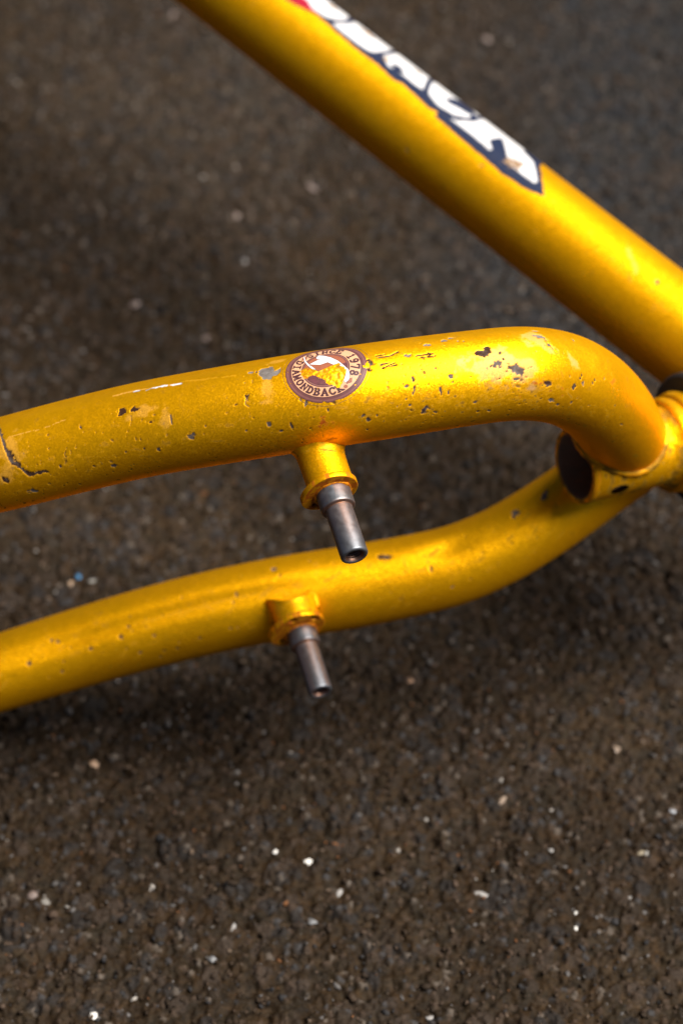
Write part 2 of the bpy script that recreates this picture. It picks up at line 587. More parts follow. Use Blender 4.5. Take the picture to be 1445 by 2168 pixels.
pebble(1165, 1803, 12, 12, 0, PALE, "small pale round grain right of the large white chip", "chip", 0.6, "stone_chip")
pebble(1357, 1805, 20, 10, 10, (0.17, 0.14, 0.095), "small yellowish flat pebble on the right", "pebble")
pebble(1367, 1812, 10, 20, 0, (0.15, 0.14, 0.125), "narrow grey pebble touching the yellowish one on the right", "pebble")
pebble(1333, 1900, 14, 14, 20, PALE, "pale angular grain right of the close white pair", "chip", 0.6, "stone_chip")
pebble(909, 2150, 18, 16, 0, PALE, "pale pebble at the bottom edge right of centre", "pebble")
pebble(450, 2033, 20, 16, 0, GREY, "grey pebble left of centre near the bottom edge", "pebble")

# ------------------------------------------------------------------ bicycle frame
frame = bpy.data.objects.new("bicycle_frame", None)
scene.collection.objects.link(frame)
fb = on_ground(700, 1250)
frame.location = (fb[0], fb[1], 0)
frame["label"] = "worn gold yellow bicycle frame lying on its side on dark asphalt"
frame["category"] = "bicycle frame"
bpy.context.view_layer.update()


def catmull(P, n):
    P = np.asarray(P, float)
    Q = np.vstack([2 * P[0] - P[1], P, 2 * P[-1] - P[-2]])
    t = np.linspace(0, len(P) - 1 - 1e-9, n)
    i = t.astype(int); f = (t - i)[:, None]
    p0, p1, p2, p3 = Q[i], Q[i + 1], Q[i + 2], Q[i + 3]
    return 0.5 * ((2 * p1) + (-p0 + p2) * f + (2 * p0 - 5 * p1 + 4 * p2 - p3) * f ** 2 + (-p0 + 3 * p1 - 3 * p2 + p3) * f ** 3)


class Tube:
    """swept tube: centre line c(s), radius r(s), angle 0 towards the camera side, +90 up"""

    def __init__(self, pts, step, nth):
        C = np.array([np.append(at(x, y, d), rp * d / FPX / 1000.0) for x, y, d, rp in pts])
        fine = catmull(C, 4000)
        # smooth the polyline a little so the bends stay fair
        k = np.ones(161) / 161
        pad = np.vstack([fine[:1] + (np.arange(-80, 0)[:, None]) * (fine[1] - fine[0]), fine, fine[-1:] + (np.arange(1, 81)[:, None]) * (fine[-1] - fine[-2])])
        fine = np.stack([np.convolve(pad[:, j], k, 'valid') for j in range(4)], -1)
        L = np.concatenate([[0], np.cumsum(np.linalg.norm(np.diff(fine[:, :3], axis=0), axis=1))])
        self.len = L[-1]
        n = int(self.len / step) + 2
        s = np.linspace(0, self.len, n)
        self.s = s
        self.c = np.stack([np.interp(s, L, fine[:, j]) for j in range(3)], -1)
        self.r = np.interp(s, L, fine[:, 3])
        a = np.gradient(self.c, axis=0)
        self.a = a / np.linalg.norm(a, axis=1)[:, None]
        e1 = BACK - (self.a @ BACK)[:, None] * self.a
        self.e1 = e1 / np.linalg.norm(e1, axis=1)[:, None]
        self.e2 = np.cross(self.e1, self.a)
        self.th = np.linspace(-math.pi, math.pi, nth, endpoint=False)
        self.build()

    def point(self, i, th, off=0.0):
        """i: index array (float), th: angle"""
        i0 = np.clip(np.floor(i).astype(int), 0, len(self.s) - 2); f = (i - i0)
        lerp = lambda A: A[i0] * (1 - f)[..., None] + A[i0 + 1] * f[..., None]
        r = self.r[i0] * (1 - f) + self.r[i0 + 1] * f + off
        return lerp(self.c) + r[..., None] * (np.cos(th)[..., None] * lerp(self.e1) + np.sin(th)[..., None] * lerp(self.e2))

    def build(self):
        ct, st = np.cos(self.th), np.sin(self.th)
        self.nrm = ct[None, :, None] * self.e1[:, None] + st[None, :, None] * self.e2[:, None]
        self.V = self.c[:, None] + self.r[:, None, None] * self.nrm
        self.px, self.py = seen(self.V.reshape(-1, 3))
        self.px = self.px.reshape(self.V.shape[:2]); self.py = self.py.reshape(self.V.shape[:2])
        view = CAMP - self.V
        view /= np.linalg.norm(view, axis=-1)[..., None]
        self.facing = (view * self.nrm).sum(-1)
        # surface coordinates in mm
        self.S = np.repeat(self.s[:, None] * 1000, len(self.th), 1)
        rm = float(np.mean(self.r)) * 1000
        self.rm = rm
        self.A = np.repeat(self.th[None] * rm, len(self.s), 0)

    def surf(self, px, py):
        """surface coordinates (mm along, mm around) of a spot measured in the photo"""
        d = (self.px - px) ** 2 + (self.py - py) ** 2 + np.where(self.facing < 0.02, 1e9, 0)
        i, j = np.unravel_index(np.argmin(d), d.shape)
        i = min(max(i, 1), len(self.s) - 2); j1 = (j + 1) % len(self.th); j0 = j - 1
        J = np.array([[self.px[i + 1, j] - self.px[i - 1, j], self.px[i, j1] - self.px[i, j0]], [self.py[i + 1, j] - self.py[i - 1, j], self.py[i, j1] - self.py[i, j0]]]) / 2
        e = np.array([px - self.px[i, j], py - self.py[i, j]])
        u = np.clip(np.linalg.lstsq(J, e, rcond=0.02)[0], -0.6, 0.6)
        return self.S[i, j] + u[0] * (self.S[1, 0] - self.S[0, 0]), self.A[i, j] + u[1] * (self.A[0, 1] - self.A[0, 0])

    def wear(self):
        z = lambda: np.zeros(self.S.shape)
        self.W = {k: z() for k in ('chip', 'tone', 'scuff', 'rust', 'grime', 'bare')}
        self.nz = (fbm2(self.S / 0.7, self.A / 0.7, 3, 201) - 0.5)
        self.nz2 = (fbm2(self.S / 2.2, self.A / 2.2, 4, 221) - 0.5)

    def box(self, s, a, rad):
        i0 = max(0, np.searchsorted(self.s * 1000, s - rad)); i1 = np.searchsorted(self.s * 1000, s + rad)
        j0 = max(0, np.searchsorted(self.th * self.rm, a - rad)); j1 = np.searchsorted(self.th * self.rm, a + rad)
        return np.s_[i0:i1, j0:j1]

    def blob(self, s, a, w, h, ang, kind='chip', tone=0.0, amt=1.0, rough=0.5, soft=0.12):
        """irregular spot, w x h mm"""
        R = max(w, h) * 1.3 + 0.4
        b = self.box(s, a, R)
        x = self.S[b] - s; y = self.A[b] - a
        t = math.radians(ang)
        u = (x * math.cos(t) + y * math.sin(t)) / (w / 2); v = (-x * math.sin(t) + y * math.cos(t)) / (h / 2)
        nn = self.nz2[b] if max(w, h) > 2.5 else self.nz[b]
        d = np.sqrt(u * u + v * v) + rough * 2.6 * nn + rough * 1.0 * self.nz[b]
        m = amt * (1 - sstep(1 - soft, 1 + soft, d))
        self.put(b, kind, m, tone)

    def put(self, b, kind, m, tone):
        W = self.W
        if kind == 'chip':
            W['tone'][b] = np.where(m > W['chip'][b], tone + 0.9 * self.nz[b], W['tone'][b])
        W[kind][b] = np.maximum(W[kind][b], m)

    def line(self, pts, w, kind='chip', tone=0.0, amt=1.0, rough=0.5, px=True):
        q = [self.surf(*p) if px else p for p in pts]
        cs = np.mean([p[0] for p in q]); ca = np.mean([p[1] for p in q])
        R = max(max(abs(p[0] - cs), abs(p[1] - ca)) for p in q) + w * 2 + 0.5
        b = self.box(cs, ca, R)
        d = seg_dist(self.S[b] + 0.5 * self.nz[b], self.A[b] + 0.5 * self.nz2[b], q)
        d = d / (w / 2) + rough * 2.2 * self.nz[b]
        m = amt * (1 - sstep(0.85, 1.15, d))
        self.put(b, kind, m, tone)

    def poly(self, pts, kind='chip', tone=0.0, amt=1.0):
        q = [self.surf(*p) for p in pts]
        cs = np.mean([p[0] for p in q]); ca = np.mean([p[1] for p in q])
        R = max(max(abs(p[0] - cs), abs(p[1] - ca)) for p in q) + 1
        b = self.box(cs, ca, R)
        m = inpoly(self.S[b] + 0.7 * self.nz[b], self.A[b] + 0.7 * self.nz[b[::1]], q) * amt
        self.put(b, kind, m.astype(float), tone)

    def mesh(self, name, depth=0.00012):
        V = self.V
        if hasattr(self, 'W'):
            V = V - self.nrm * (depth * np.clip(self.W['chip'], 0, 1) + 0.25 * depth * self.W['scuff'])[..., None]
        if hasattr(self, 'dent'):
            V = V + self.nrm * self.dent[..., None]
        me = grid_mesh(name, V, closed_v=True)
        if not hasattr(self, 'W'):
            self.wear()
        for k in self.W:
            set_attr(me, k, np.clip(self.W[k], 0, 1))
        return me


# ---- upper seat stay, in focus, with the round sticker
stay_a = Tube([(-330, 1075, 566, 92), (-150, 1021, 558, 95), (0, 985, 550, 98.5), (150, 946, 545, 100), (300, 910, 540, 101), (450, 883, 535, 102.5),
               (600, 858, 531, 104), (725, 839, 529, 104), (850, 820.5, 530, 103), (1000, 799.5, 533, 100), (1090, 791, 537, 99.5), (1160, 795, 545, 99),
               (1215, 812, 552, 97.5), (1263, 844, 563, 95), (1300, 887, 578, 92), (1321, 928, 594, 90), (1330, 953, 606, 89)], 0.00019, 352)
stay_a.wear()
T = stay_a
mm = 0.1035                                              # mm of surface per photo pixel at this distance


def chipA(px, py, w, h, ang=0, tone=0.0, kind='chip', amt=1.0, rough=0.5, soft=0.12):
    s, a = T.surf(px, py)
    T.blob(s, a, w * mm, h * mm, ang, kind, tone, amt, rough, soft)


# pinkish rubbed areas first
for q in ((1058, 778, 110, 50, -12), (1095, 800, 60, 36, 0), (1030, 752, 56, 26, 0), (1150, 726, 52, 40, -40), (1128, 712, 40, 18, 0), (563, 826, 22, 40, 0), (560, 850, 26, 12, 0),
          (18, 958, 46, 60, 0), (14, 1000, 40, 36, 0), (310, 868, 90, 18, 8), (352, 880, 26, 44, 0), (585, 765, 46, 14, 12), (1213, 765, 26, 20, -30), (1300, 742, 26, 12, -35), (1345, 782, 22, 10, -45)):
    chipA(*q[:4], ang=q[4], kind='scuff', amt=0.95 if q[0] > 900 else 0.42, rough=0.9, soft=0.4)
# named chips, dark primer
for q in ((258, 872, 16, 18, 0, 0.0), (285, 865, 16, 12, 0, 0.0), (13, 1016, 14, 14, 0, 0.0), (403, 927, 13, 11, 30, .5), (409, 918, 8, 10, 0, .5), (297, 929, 5, 11, 0, 0), (287, 929, 4, 9, 0, .2),
          (241, 986, 18, 8, 0, .5), (72, 1040, 20, 16, 0, .75), (169, 903, 6, 9, 20, .3), (523, 846, 5, 20, 15, .2), (128, 988, 6, 8, 0, .3), (335, 951, 8, 8, 0, .4), (305, 949, 5, 5, 0, .3), (266, 957, 5, 5, 0, .3),
          (530, 788, 11, 7, 0, .9), (542, 786, 4, 8, 0, .3), (569, 899, 9, 9, 0, .6), (520, 912, 6, 6, 0, .4), (596, 912, 8, 5, 0, .4),
          (648, 852, 6, 15, -15, .6), (636, 846, 4, 10, 20, .6), (694, 869, 4, 8, 0, .3), (567, 900, 6, 8, 0, .4), (617, 902, 5, 14, 0, .3), (595, 913, 9, 5, 0, .3),
          (902, 729, 18, 9, -8, 1.0), (940, 720, 10, 7, 0, .9), (954, 715, 12, 5, 0, .9), (863, 752, 12, 7, 0, .9), (968, 721, 5, 6, 0, .7), (874, 801, 6, 11, 0, .4), (860, 818, 9, 7, 0, .5), (877, 826, 6, 12, -10, .3),
          (874, 833, 5, 9, 0, .3), (932, 826, 7, 18, 5, .2), (949, 831, 4, 9, 0, .3), (954, 797, 8, 8, 0, .7), (958, 809, 4, 4, 0, .3), (899, 867, 14, 20, -25, .25), (922, 872, 9, 8, 0, .2), (868, 858, 8, 6, 0, .3), (860, 845, 6, 5, 0, .3),
          (1022, 746, 24, 17, 0, .25), (1030, 737, 10, 10, 0, .2), (1053, 768, 22, 22, 0, .4), (1093, 784, 20, 22, 0, .5), (1093, 801, 9, 8, 0, .4), (1058, 747, 5, 6, 0, .3), (1006, 851, 8, 6, 30, .4), (1010, 871, 7, 5, 0, .3), (1035, 870, 8, 9, 0, .5),
          (1160, 813, 14, 13, 20, .15), (1215, 819, 11, 18, -22, .15), (1228, 801, 9, 6, 20, .1), (1231, 793, 4, 8, 0, .1), (1234, 812, 12, 10, 0, .5), (1254, 811, 6, 6, 0, .2), (1259, 804, 4, 6, 0, .2), (1279, 802, 3, 9, 0, .3), (1209, 852, 7, 8, 0, .4),
          (1131, 700, 16, 7, -5, .9), (1139, 711, 22, 9, -20, .9), (1161, 730, 8, 8, -30, .5), (1213, 720, 8, 8, 0, .4), (1181, 856, 11, 6, 0, .5), (1167, 848, 14, 10, 0, .6), (1308, 757, 7, 6, 0, .7), (1316, 899, 10, 6, 20, .4),
          (768, 880, 7, 6, 0, .3), (778, 889, 7, 8, 0, .4), (776, 910, 5, 5, 0, .3), (797, 880, 5, 5, 0, .3), (859, 819, 6, 6, 0, .3), (840, 861, 4, 4, 0, .4), (980, 722, 4, 6, 0, .5)):
    chipA(*q[:4], ang=q[4], tone=q[5], rough=0.55)
# big grey patch left of the sticker
T.poly([(547, 785), (556, 778), (566, 780), (570, 774), (578, 777), (581, 784), (588, 782), (594, 777), (594, 785), (588, 792), (581, 794), (576, 797), (574, 803), (562, 803), (554, 800), (548, 797), (546, 790)], 'chip', 0.85)
# crack at the left end
T.line([(-6, 902), (3, 920), (10, 944), (18, 965), (24, 976), (36, 983), (47, 992), (55, 1001), (62, 1006)], 0.75, tone=0.25, rough=0.8)
T.line([(60, 1005), (76, 1001), (98, 998)], 0.85, tone=0.05, rough=0.8)
T.line([(18, 960), (26, 978)], 1.4, tone=0.1, rough=0.8)
# rough patch right of the sticker, scratches
chipA(783, 769, 12, 18, 10, tone=0.15); chipA(779, 779, 10, 12, 0, tone=0.1, rough=0.8)
for p in (((795, 753), (814, 749)), ((800, 756), (826, 752)), ((828, 751), (842, 745)), ((804, 773), (824, 766)), ((808, 779), (834, 768)), ((824, 776), (838, 772)), ((802, 770), (815, 768)), ((880, 753), (912, 749)), ((886, 757), (922, 752)), ((905, 747), (918, 748))):
    T.line(p, 0.34, tone=0.1, rough=0.7)
T.line([(1148, 713), (1162, 729), (1178, 748)], 0.14, tone=0.3, rough=0.6)
T.line([(524, 836), (519, 856), (527, 861)], 0.30, tone=0.35, rough=0.6)
T.line([(140, 949), (136, 962), (139, 968)], 0.13, tone=0.3); T.line([(148, 953), (151, 963)], 0.12, tone=0.3)
T.line([(900, 792), (925, 765), (940, 746)], 0.10, kind='grime', amt=0.6); T.line([(20, 925), (80, 910), (140, 888)], 0.14, kind='scuff', amt=0.9)
T.line([(170, 968), (230, 967), (290, 950)], 0.12, kind='grime', amt=0.6)
T.line([(360, 878), (364, 898)], 0.3, tone=0.6, rough=1.2); T.line([(276, 900), (278, 878)], 0.13, tone=0.4)
for p in (((282, 829), (297, 826)), ((310, 826), (328, 819)), ((322, 822), (346, 816)), ((362, 815), (385, 812)), ((330, 819), (352, 817))):
    T.line(p, 0.36, kind='bare', rough=1.3)
T.line([(240, 838), (300, 824), (380, 813)], 0.5, kind='scuff', amt=0.7, rough=1.0)
T.line([(385, 808), (430, 803), (500, 795)], 0.3, kind='grime', amt=0.5, rough=1.5)
# rust spots
chipA(683, 893, 12, 20, -20, kind='rust', rough=0.8, soft=0.3); chipA(690, 896, 22, 10, 0, kind='rust', amt=0.7, rough=1.0, soft=0.4)
chipA(1297, 806, 14, 20, 0, kind='rust', amt=0.8, rough=1.0, soft=0.4); chipA(1130, 815, 14, 26, 0, kind='grime', amt=0.7, rough=1.2, soft=0.4)
chipA(700, 930, 20, 7, 0, kind='rust', amt=0.6, rough=1.0, soft=0.4)
# fly-speck pits and grime
r2 = np.random.default_rng(5)
cl = [(r2.uniform(0, 1330), r2.uniform(0.2, 0.98)) for _ in range(26)]
for k in range(680):
    if r2.random() < 0.6:
        q0 = cl[r2.integers(len(cl))]
        px, f = q0[0] + r2.normal(0, 22), min(0.99, max(0.02, q0[1] + r2.normal(0, 0.12)))
    else:
        px, f = r2.uniform(-10, 1330), r2.beta(2.2, 1.3)
    c = np.interp(px, [0, 300, 600, 850, 1000, 1100, 1200, 1330], [985, 910, 858, 820, 800, 791, 806, 900])
    py = c - 95 + 190 * f
    big = r2.random() < 0.12
    w = r2.uniform(3.5, 6) if big else r2.uniform(1.4, 3.0)
    chipA(px, py, w, w * r2.uniform(0.7, 1.7), r2.uniform(0, 180), tone=r2.uniform(0.0, 0.3), kind='chip' if r2.random() < 0.6 else 'grime', rough=0.45, soft=0.25, amt=r2.uniform(0.6, 1))
for k in range(150):
    px = r2.uniform(0, 1300) if k < 90 else r2.normal(1120, 90)
    c = np.interp(px, [0, 300, 600, 850, 1000, 1100, 1200, 1330], [985, 910, 858, 820, 800, 791, 806, 900])
    chipA(px, c + r2.uniform(10, 70), r2.uniform(6, 22), r2.uniform(3, 9), r2.uniform(-30, 30), kind='grime', amt=r2.uniform(0.25, 0.75), rough=1.0, soft=0.6)
for k in range(60):
    chipA(r2.normal(1060, 120), r2.normal(862, 14), r2.uniform(3, 12), r2.uniform(2, 6), r2.uniform(-30, 30), kind='grime', amt=r2.uniform(0.5, 1), rough=0.9, soft=0.4)
for k in range(26):
    chipA(r2.normal(1130, 30), r2.normal(816, 14), r2.uniform(2, 6), r2.uniform(2, 6), 0, kind='rust' if k % 2 else 'grime', amt=r2.uniform(0.5, 1), rough=0.9, soft=0.3)
# paint under the torn sticker is flaky
stk_s, stk_a = T.surf(688, 779)
TEAR = [(260, 430), (340, 378), (470, 395), (590, 420), (700, 370), (800, 322), (880, 300), (930, 340), (1005, 395), (1000, 470), (960, 570), (905, 692), (870, 690), (780, 650), (680, 590), (580, 520), (480, 490), (420, 500), (380, 552), (330, 530), (290, 470)]
tear_q = [T.surf(600 + x / 7.605, 730 + y / 7.605) for x, y in TEAR]
ts = np.array(tear_q).mean(0)
b = T.box(ts[0], ts[1], 8)
ti = inpoly(T.S[b], T.A[b], tear_q)
fl = fbm2(T.S[b] / 0.5, T.A[b] / 0.5, 3, 301)
T.W['chip'][b] = np.where(ti, 0, T.W['chip'][b])
T.W['grime'][b] = np.where(ti, np.clip((fl - 0.52) * 5, 0, 0.75), T.W['grime'][b])
T.W['scuff'][b] = np.where(ti, np.clip((0.42 - fl) * 5, 0, 0.5), T.W['scuff'][b])
left = ti & (T.S[b] < ts[0] - 2.0)
T.W['rust'][b] = np.where(left, np.clip((fbm2(T.S[b] / 0.45, T.A[b] / 0.45, 2, 311) - 0.5) * 6, 0, 0.9), T.W['rust'][b])
T.dent = np.zeros(T.S.shape)
T.dent[b] += np.where(ti, (fl - 0.5) * 0.00030, 0)
stay_obj = link("seat_stay", stay_a.mesh("seat_stay"), M_PAINT, frame)
stay_obj["label"] = "upper chipped stay carrying the round brown sticker"

# ---- round sticker
GLYPH = {   # strokes in a 1 x 1.3 box
    'S': [[(.85, 1.05), (.6, 1.25), (.3, 1.2), (.15, .95), (.3, .75), (.7, .58), (.85, .35), (.7, .08), (.35, .05), (.12, .28)]],
    'I': [[(.5, .06), (.5, 1.24)], [(.2, .06), (.8, .06)], [(.2, 1.24), (.8, 1.24)]],
    'N': [[(.2, .06), (.2, 1.24)], [(.2, 1.2), (.85, .1)], [(.85, .06), (.85, 1.24)], [(.0, .06), (.4, .06)], [(.65, 1.24), (1.05, 1.24)]],
    'C': [[(.9, 1.0), (.65, 1.23), (.35, 1.18), (.14, .85), (.14, .45), (.35, .1), (.65, .06), (.9, .3)]],
    'E': [[(.2, .06), (.2, 1.24)], [(.05, 1.24), (.85, 1.24), (.85, 1.0)], [(.2, .66), (.65, .66)], [(.05, .06), (.88, .06), (.88, .32)]],
    '1': [[(.5, .06), (.5, 1.24)], [(.2, .06), (.8, .06)], [(.5, 1.24), (.22, 1.1)]],
    '9': [[(.8, .85), (.6, .6), (.3, .62), (.15, .9), (.3, 1.2), (.6, 1.23), (.82, 1.0), (.82, .6), (.6, .1), (.25, .08)]],
    '7': [[(.12, .98), (.12, 1.22), (.88, 1.22), (.5, .06)]],
    '8': [[(.5, .68), (.22, .85), (.25, 1.12), (.5, 1.24), (.75, 1.12), (.78, .85), (.5, .68), (.15, .45), (.2, .15), (.5, .04), (.8, .15), (.85, .45), (.5, .68)]],
    'D': [[(.2, .06), (.2, 1.24)], [(.05, 1.22), (.5, 1.22), (.82, .95), (.85, .4), (.6, .08), (.05, .08)]],
    'A': [[(.1, .06), (.5, 1.24), (.9, .06)], [(.28, .45), (.72, .45)], [(-.05, .06), (.25, .06)], [(.75, .06), (1.05, .06)]],
    'M': [[(.15, .06), (.15, 1.24)], [(.15, 1.2), (.5, .3), (.85, 1.2)], [(.85, 1.24), (.85, .06)], [(.0, .06), (.3, .06)], [(.7, .06), (1., .06)]],
    'O': [[(.5, 1.24), (.2, 1.05), (.12, .65), (.2, .25), (.5, .06), (.8, .25), (.88, .65), (.8, 1.05), (.5, 1.24)]],
    'B': [[(.2, .06), (.2, 1.24)], [(.05, 1.22), (.6, 1.22), (.78, .98), (.6, .7), (.2, .68)], [(.6, .7), (.86, .4), (.65, .08), (.05, .08)]],
    'K': [[(.2, .06), (.2, 1.24)], [(.85, 1.2), (.25, .6), (.9, .08)], [(.0, .06), (.4, .06)], [(.0, 1.24), (.4, 1.24)], [(.7, .06), (1.05, .06)]],
}


def build_sticker():
    R = 8.55
    K = 0.91                          # printed size against the drawing
    n = 430
    lo, hi = -R - 0.55, R + 0.55
    g = np.linspace(lo, hi, n)
    ss = 2
    X, Y = np.meshgrid(g, g, indexing='ij')
    # ring, band and centre
    RAD = np.hypot(X, Y)
    plum = lin(104, 62, 62); plum_l = lin(140, 92, 86); tan = lin(222, 168, 128); ink = lin(72, 36, 44); brown = lin(158, 92, 66); dark = lin(104, 56, 60); white = lin(238, 236, 236)
    step = g[1] - g[0]

    def cover(d):                      # signed distance -> soft edge of one grid step
        return np.clip(0.5 - d / (1.2 * step), 0, 1)[..., None]

    col = np.broadcast_to(plum, X.shape + (3,)).copy()
    col = col + (plum_l - plum) * np.exp(-((RAD - 8.05) / 0.22) ** 2)[..., None] * 0.7
    over = lambda c, m: col * (1 - m) + c * m
    col = over(ink, cover(RAD - 7.35))
    col = over(tan, cover(RAD - 7.2))
    col = over(ink, cover(RAD - 4.95))
    col = over(plum_l, cover(RAD - 4.75))
    col = over(ink, cover(RAD - 4.5))
    ROT = math.radians(-44)            # the sticker sits turned clockwise
    U = X * math.cos(-ROT) - Y * math.sin(-ROT); Vv = X * math.sin(-ROT) + Y * math.cos(-ROT)
    centre = np.where((Y > -0.3 + 0.25 * X)[..., None], brown, dark)
    hatch = (0.80 + 0.4 * vnoise2(X * 1.2 + 5, Y * 5.5, 77))[..., None]
    col = over(np.where((Y > -0.3 + 0.25 * X)[..., None], centre, centre * hatch), cover(RAD - 4.38))

    def glyph(ch, cx, cy, rot, size, weight):
        nonlocal col
        c, s = math.cos(rot), math.sin(rot)
        x = (X - cx) * c + (Y - cy) * s
        y = -(X - cx) * s + (Y - cy) * c
        m = (np.abs(x) < size) & (np.abs(y) < size)
        i = np.where(m.any(1))[0]; j = np.where(m.any(0))[0]
        if not len(i) or not len(j):
            return
        bb = np.s_[i[0]:i[-1] + 1, j[0]:j[-1] + 1]
        gxx = x[bb] / size * 1.3 + 0.5; gyy = y[bb] / size * 1.3 + 0.65
        d = np.full(gxx.shape, 9.0)
        for k, st in enumerate(GLYPH[ch]):
            d = np.minimum(d, seg_dist(gxx, gyy, st) - (weight if k == 0 or len(st) > 2 else weight * 0.75))
        mk = np.clip(0.5 - d * size / 1.3 / (1.2 * step), 0, 1)[..., None]
        col[bb] = col[bb] * (1 - mk) + ink * mk

    top = "SINCE 1978"
    a0, a1 = math.radians(76), math.radians(-70)
    for k, ch in enumerate(top):
        if ch == ' ':
            continue
        a = a0 + (a1 - a0) * k / (len(top) - 1) + math.pi / 2 + ROT
        glyph(ch, 6.1 * math.cos(a), 6.1 * math.sin(a), a - math.pi / 2, 1.75, 0.165)
    bot = "DIAMONDBACK"
    b0, b1 = math.radians(180 + 16), math.radians(360 - 24)
    for k, ch in enumerate(bot):
        a = b0 + (b1 - b0) * k / (len(bot) - 1) + ROT
        glyph(ch, 6.1 * math.cos(a), 6.1 * math.sin(a), a + math.pi / 2, 1.65, 0.165)
    # registered dot and two lozenges
    a = math.radians(360 - 13) + ROT
    col = over(brown, cover(np.hypot(X - 6.5 * math.cos(a), Y - 6.5 * math.sin(a)) - 0.42))
    for a in (math.pi + ROT, ROT):
        cx, cy = 6.1 * math.cos(a), 6.1 * math.sin(a)
        x = (X - cx) * math.cos(a) + (Y - cy) * math.sin(a); y = -(X - cx) * math.sin(a) + (Y - cy) * math.cos(a)
        d = (np.abs(x) / 0.62 + np.abs(y) / 0.95 - 1) * 0.5
        col = over(ink, cover(d)); col = over(brown, cover(d + 0.09))
    # white horn of the emblem, measured in the photo and carried to the surface
    def to_xy(p):
        s, a = T.surf(600 + p[0] / 7.605, 730 + p[1] / 7.605)
        return ((s - stk_s) / K, (a - stk_a) / K)
    horn = [(526, 215), (560, 176), (640, 178), (760, 205), (870, 255), (960, 325), (1040, 395), (1064, 470), (1050, 560), (1000, 604), (970, 570), (1000, 490), (1010, 420), (960, 370), (870, 325), (800, 318), (710, 280), (590, 322), (418, 316), (545, 252), (640, 246), (545, 234)]
    fang = [(322, 198), (340, 196), (350, 250), (378, 290), (440, 340), (520, 400), (460, 392), (385, 330), (338, 270)]
    for pl in (horn, fang):
        q = [to_xy(p) for p in pl]
        pts = q + [q[0]]
        d = seg_dist(X, Y, pts)
        ins = inpoly(X, Y, q)
        sd = np.where(ins, -d, d)
        col = over(ink, cover(sd - 0.09)); col = over(white, cover(sd))
    # scuffs in the print
    wv = fbm2(X / 0.6, Y / 0.6, 4, 411)
    col = col * (0.86 + 0.28 * wv[..., None])
    # where the film is torn off
    nzx = 0.7 * (fbm2(X / 0.5, Y / 0.5, 3, 421) - 0.5)
    tq = [((s - stk_s) / K, (a - stk_a) / K) for s, a in tear_q]
    torn = inpoly(X + nzx, Y + nzx, tq)
    nick = ((X - 8.3) ** 2 / 0.9 + (Y + 1.1) ** 2 / 1.2 + 3 * nzx < 0.5) | (inpoly(X, Y, [(0.5, -9.3), (2.6, -9.3), (2.2, -8.1), (1.2, -8.25)]) & (nzx > -0.1)) | ((X + 1.0) ** 2 + (Y + 8.5) ** 2 < 0.12)
    spots = fbm2(X / 0.35 + 9, Y / 0.35, 2, 431) > 0.86
    gone = torn | nick | spots | (RAD > R)
    keep = ~(gone[:-1, :-1] | gone[1:, :-1] | gone[1:, 1:] | gone[:-1, 1:])
    i = (stk_s + X) / (T.s[1] * 1000)
    th = (stk_a + Y) / T.rm
    V = T.point((stk_s + K * X) / (T.s[1] * 1000), (stk_a + K * Y) / T.rm, 0.00006)
    me = grid_mesh("round_sticker", V, keep=keep)
    set_col(me, "ink", np.clip(col * 0.68, 0, 1))
    o = link("round_sticker", me, M_STICKER, stay_obj)
    o["label"] = "torn round brown and tan sticker reading SINCE 1978 DIAMONDBACK"
    # clear film border: a thin raised rim of dirt
    t = np.linspace(0, 2 * math.pi, 500)
    rr = 8.35 + 0.10 * np.sin(3 * t) + 0.05 * np.sin(11 * t)
    ring = []
    for w in (-0.035, 0.035):
        ring.append(T.point((stk_s + (rr + w) * np.cos(t)) / (T.s[1] * 1000), (stk_a + (rr + w) * np.sin(t)) / T.rm, 0.00004))
    rm = grid_mesh("film_edge", np.stack(ring, 1), closed_v=False)
    m, nt, bb = new_mat("film_dirt")
    bb.inputs['Base Color'].default_value = (0.16, 0.08, 0.015, 1); bb.inputs['Roughness'].default_value = 0.6
    link("film_edge", rm, m, stay_obj)


build_sticker()

# ---- lower seat stay
stay_b = Tube([(-330, 1545, 618, 74), (-150, 1475, 616, 78), (0, 1425, 615, 81), (150, 1378, 615, 83.5), (300, 1334, 614, 85.5), (450, 1296, 613, 87), (600, 1266, 612, 88), (730, 1245, 612, 88),
               (860, 1221, 612, 86.5), (960, 1197, 612, 84.5), (1050, 1160, 612, 82.5), (1130, 1114, 612, 81), (1210, 1060, 612, 80), (1280, 1010, 612, 79), (1345, 965, 612, 78)], 0.0003, 220)
stay_b.wear()
T = stay_b
mmB = 0.12
# crimp along the side
ds = np.array([T.surf(60, 1370)[0], T.surf(200, 1330)[0], T.surf(560, 1250)[0], T.surf(760, 1210)[0]])
along = sstep(ds[0] - 15, ds[1], T.S) * (1 - sstep(ds[2] - 8, ds[3], T.S))
T.dent = -0.00075 * along * np.exp(-((T.A - 2.6) / 1.9) ** 2) + 0.00012 * along * np.exp(-((T.A - 6.0) / 2.0) ** 2)
dc = T.surf(950, 1160)
T.dent += -0.0006 * np.exp(-((T.S - dc[0]) / 7.0) ** 2 - ((T.A - dc[1]) / 2.6) ** 2)


def chipB(px, py, w, h, ang=0, tone=0.2, kind='chip', amt=1.0, rough=0.5, soft=0.12):
    s, a = T.surf(px, py)
    T.blob(s, a, w * mmB, h * mmB, ang, kind, tone, amt, rough, soft)


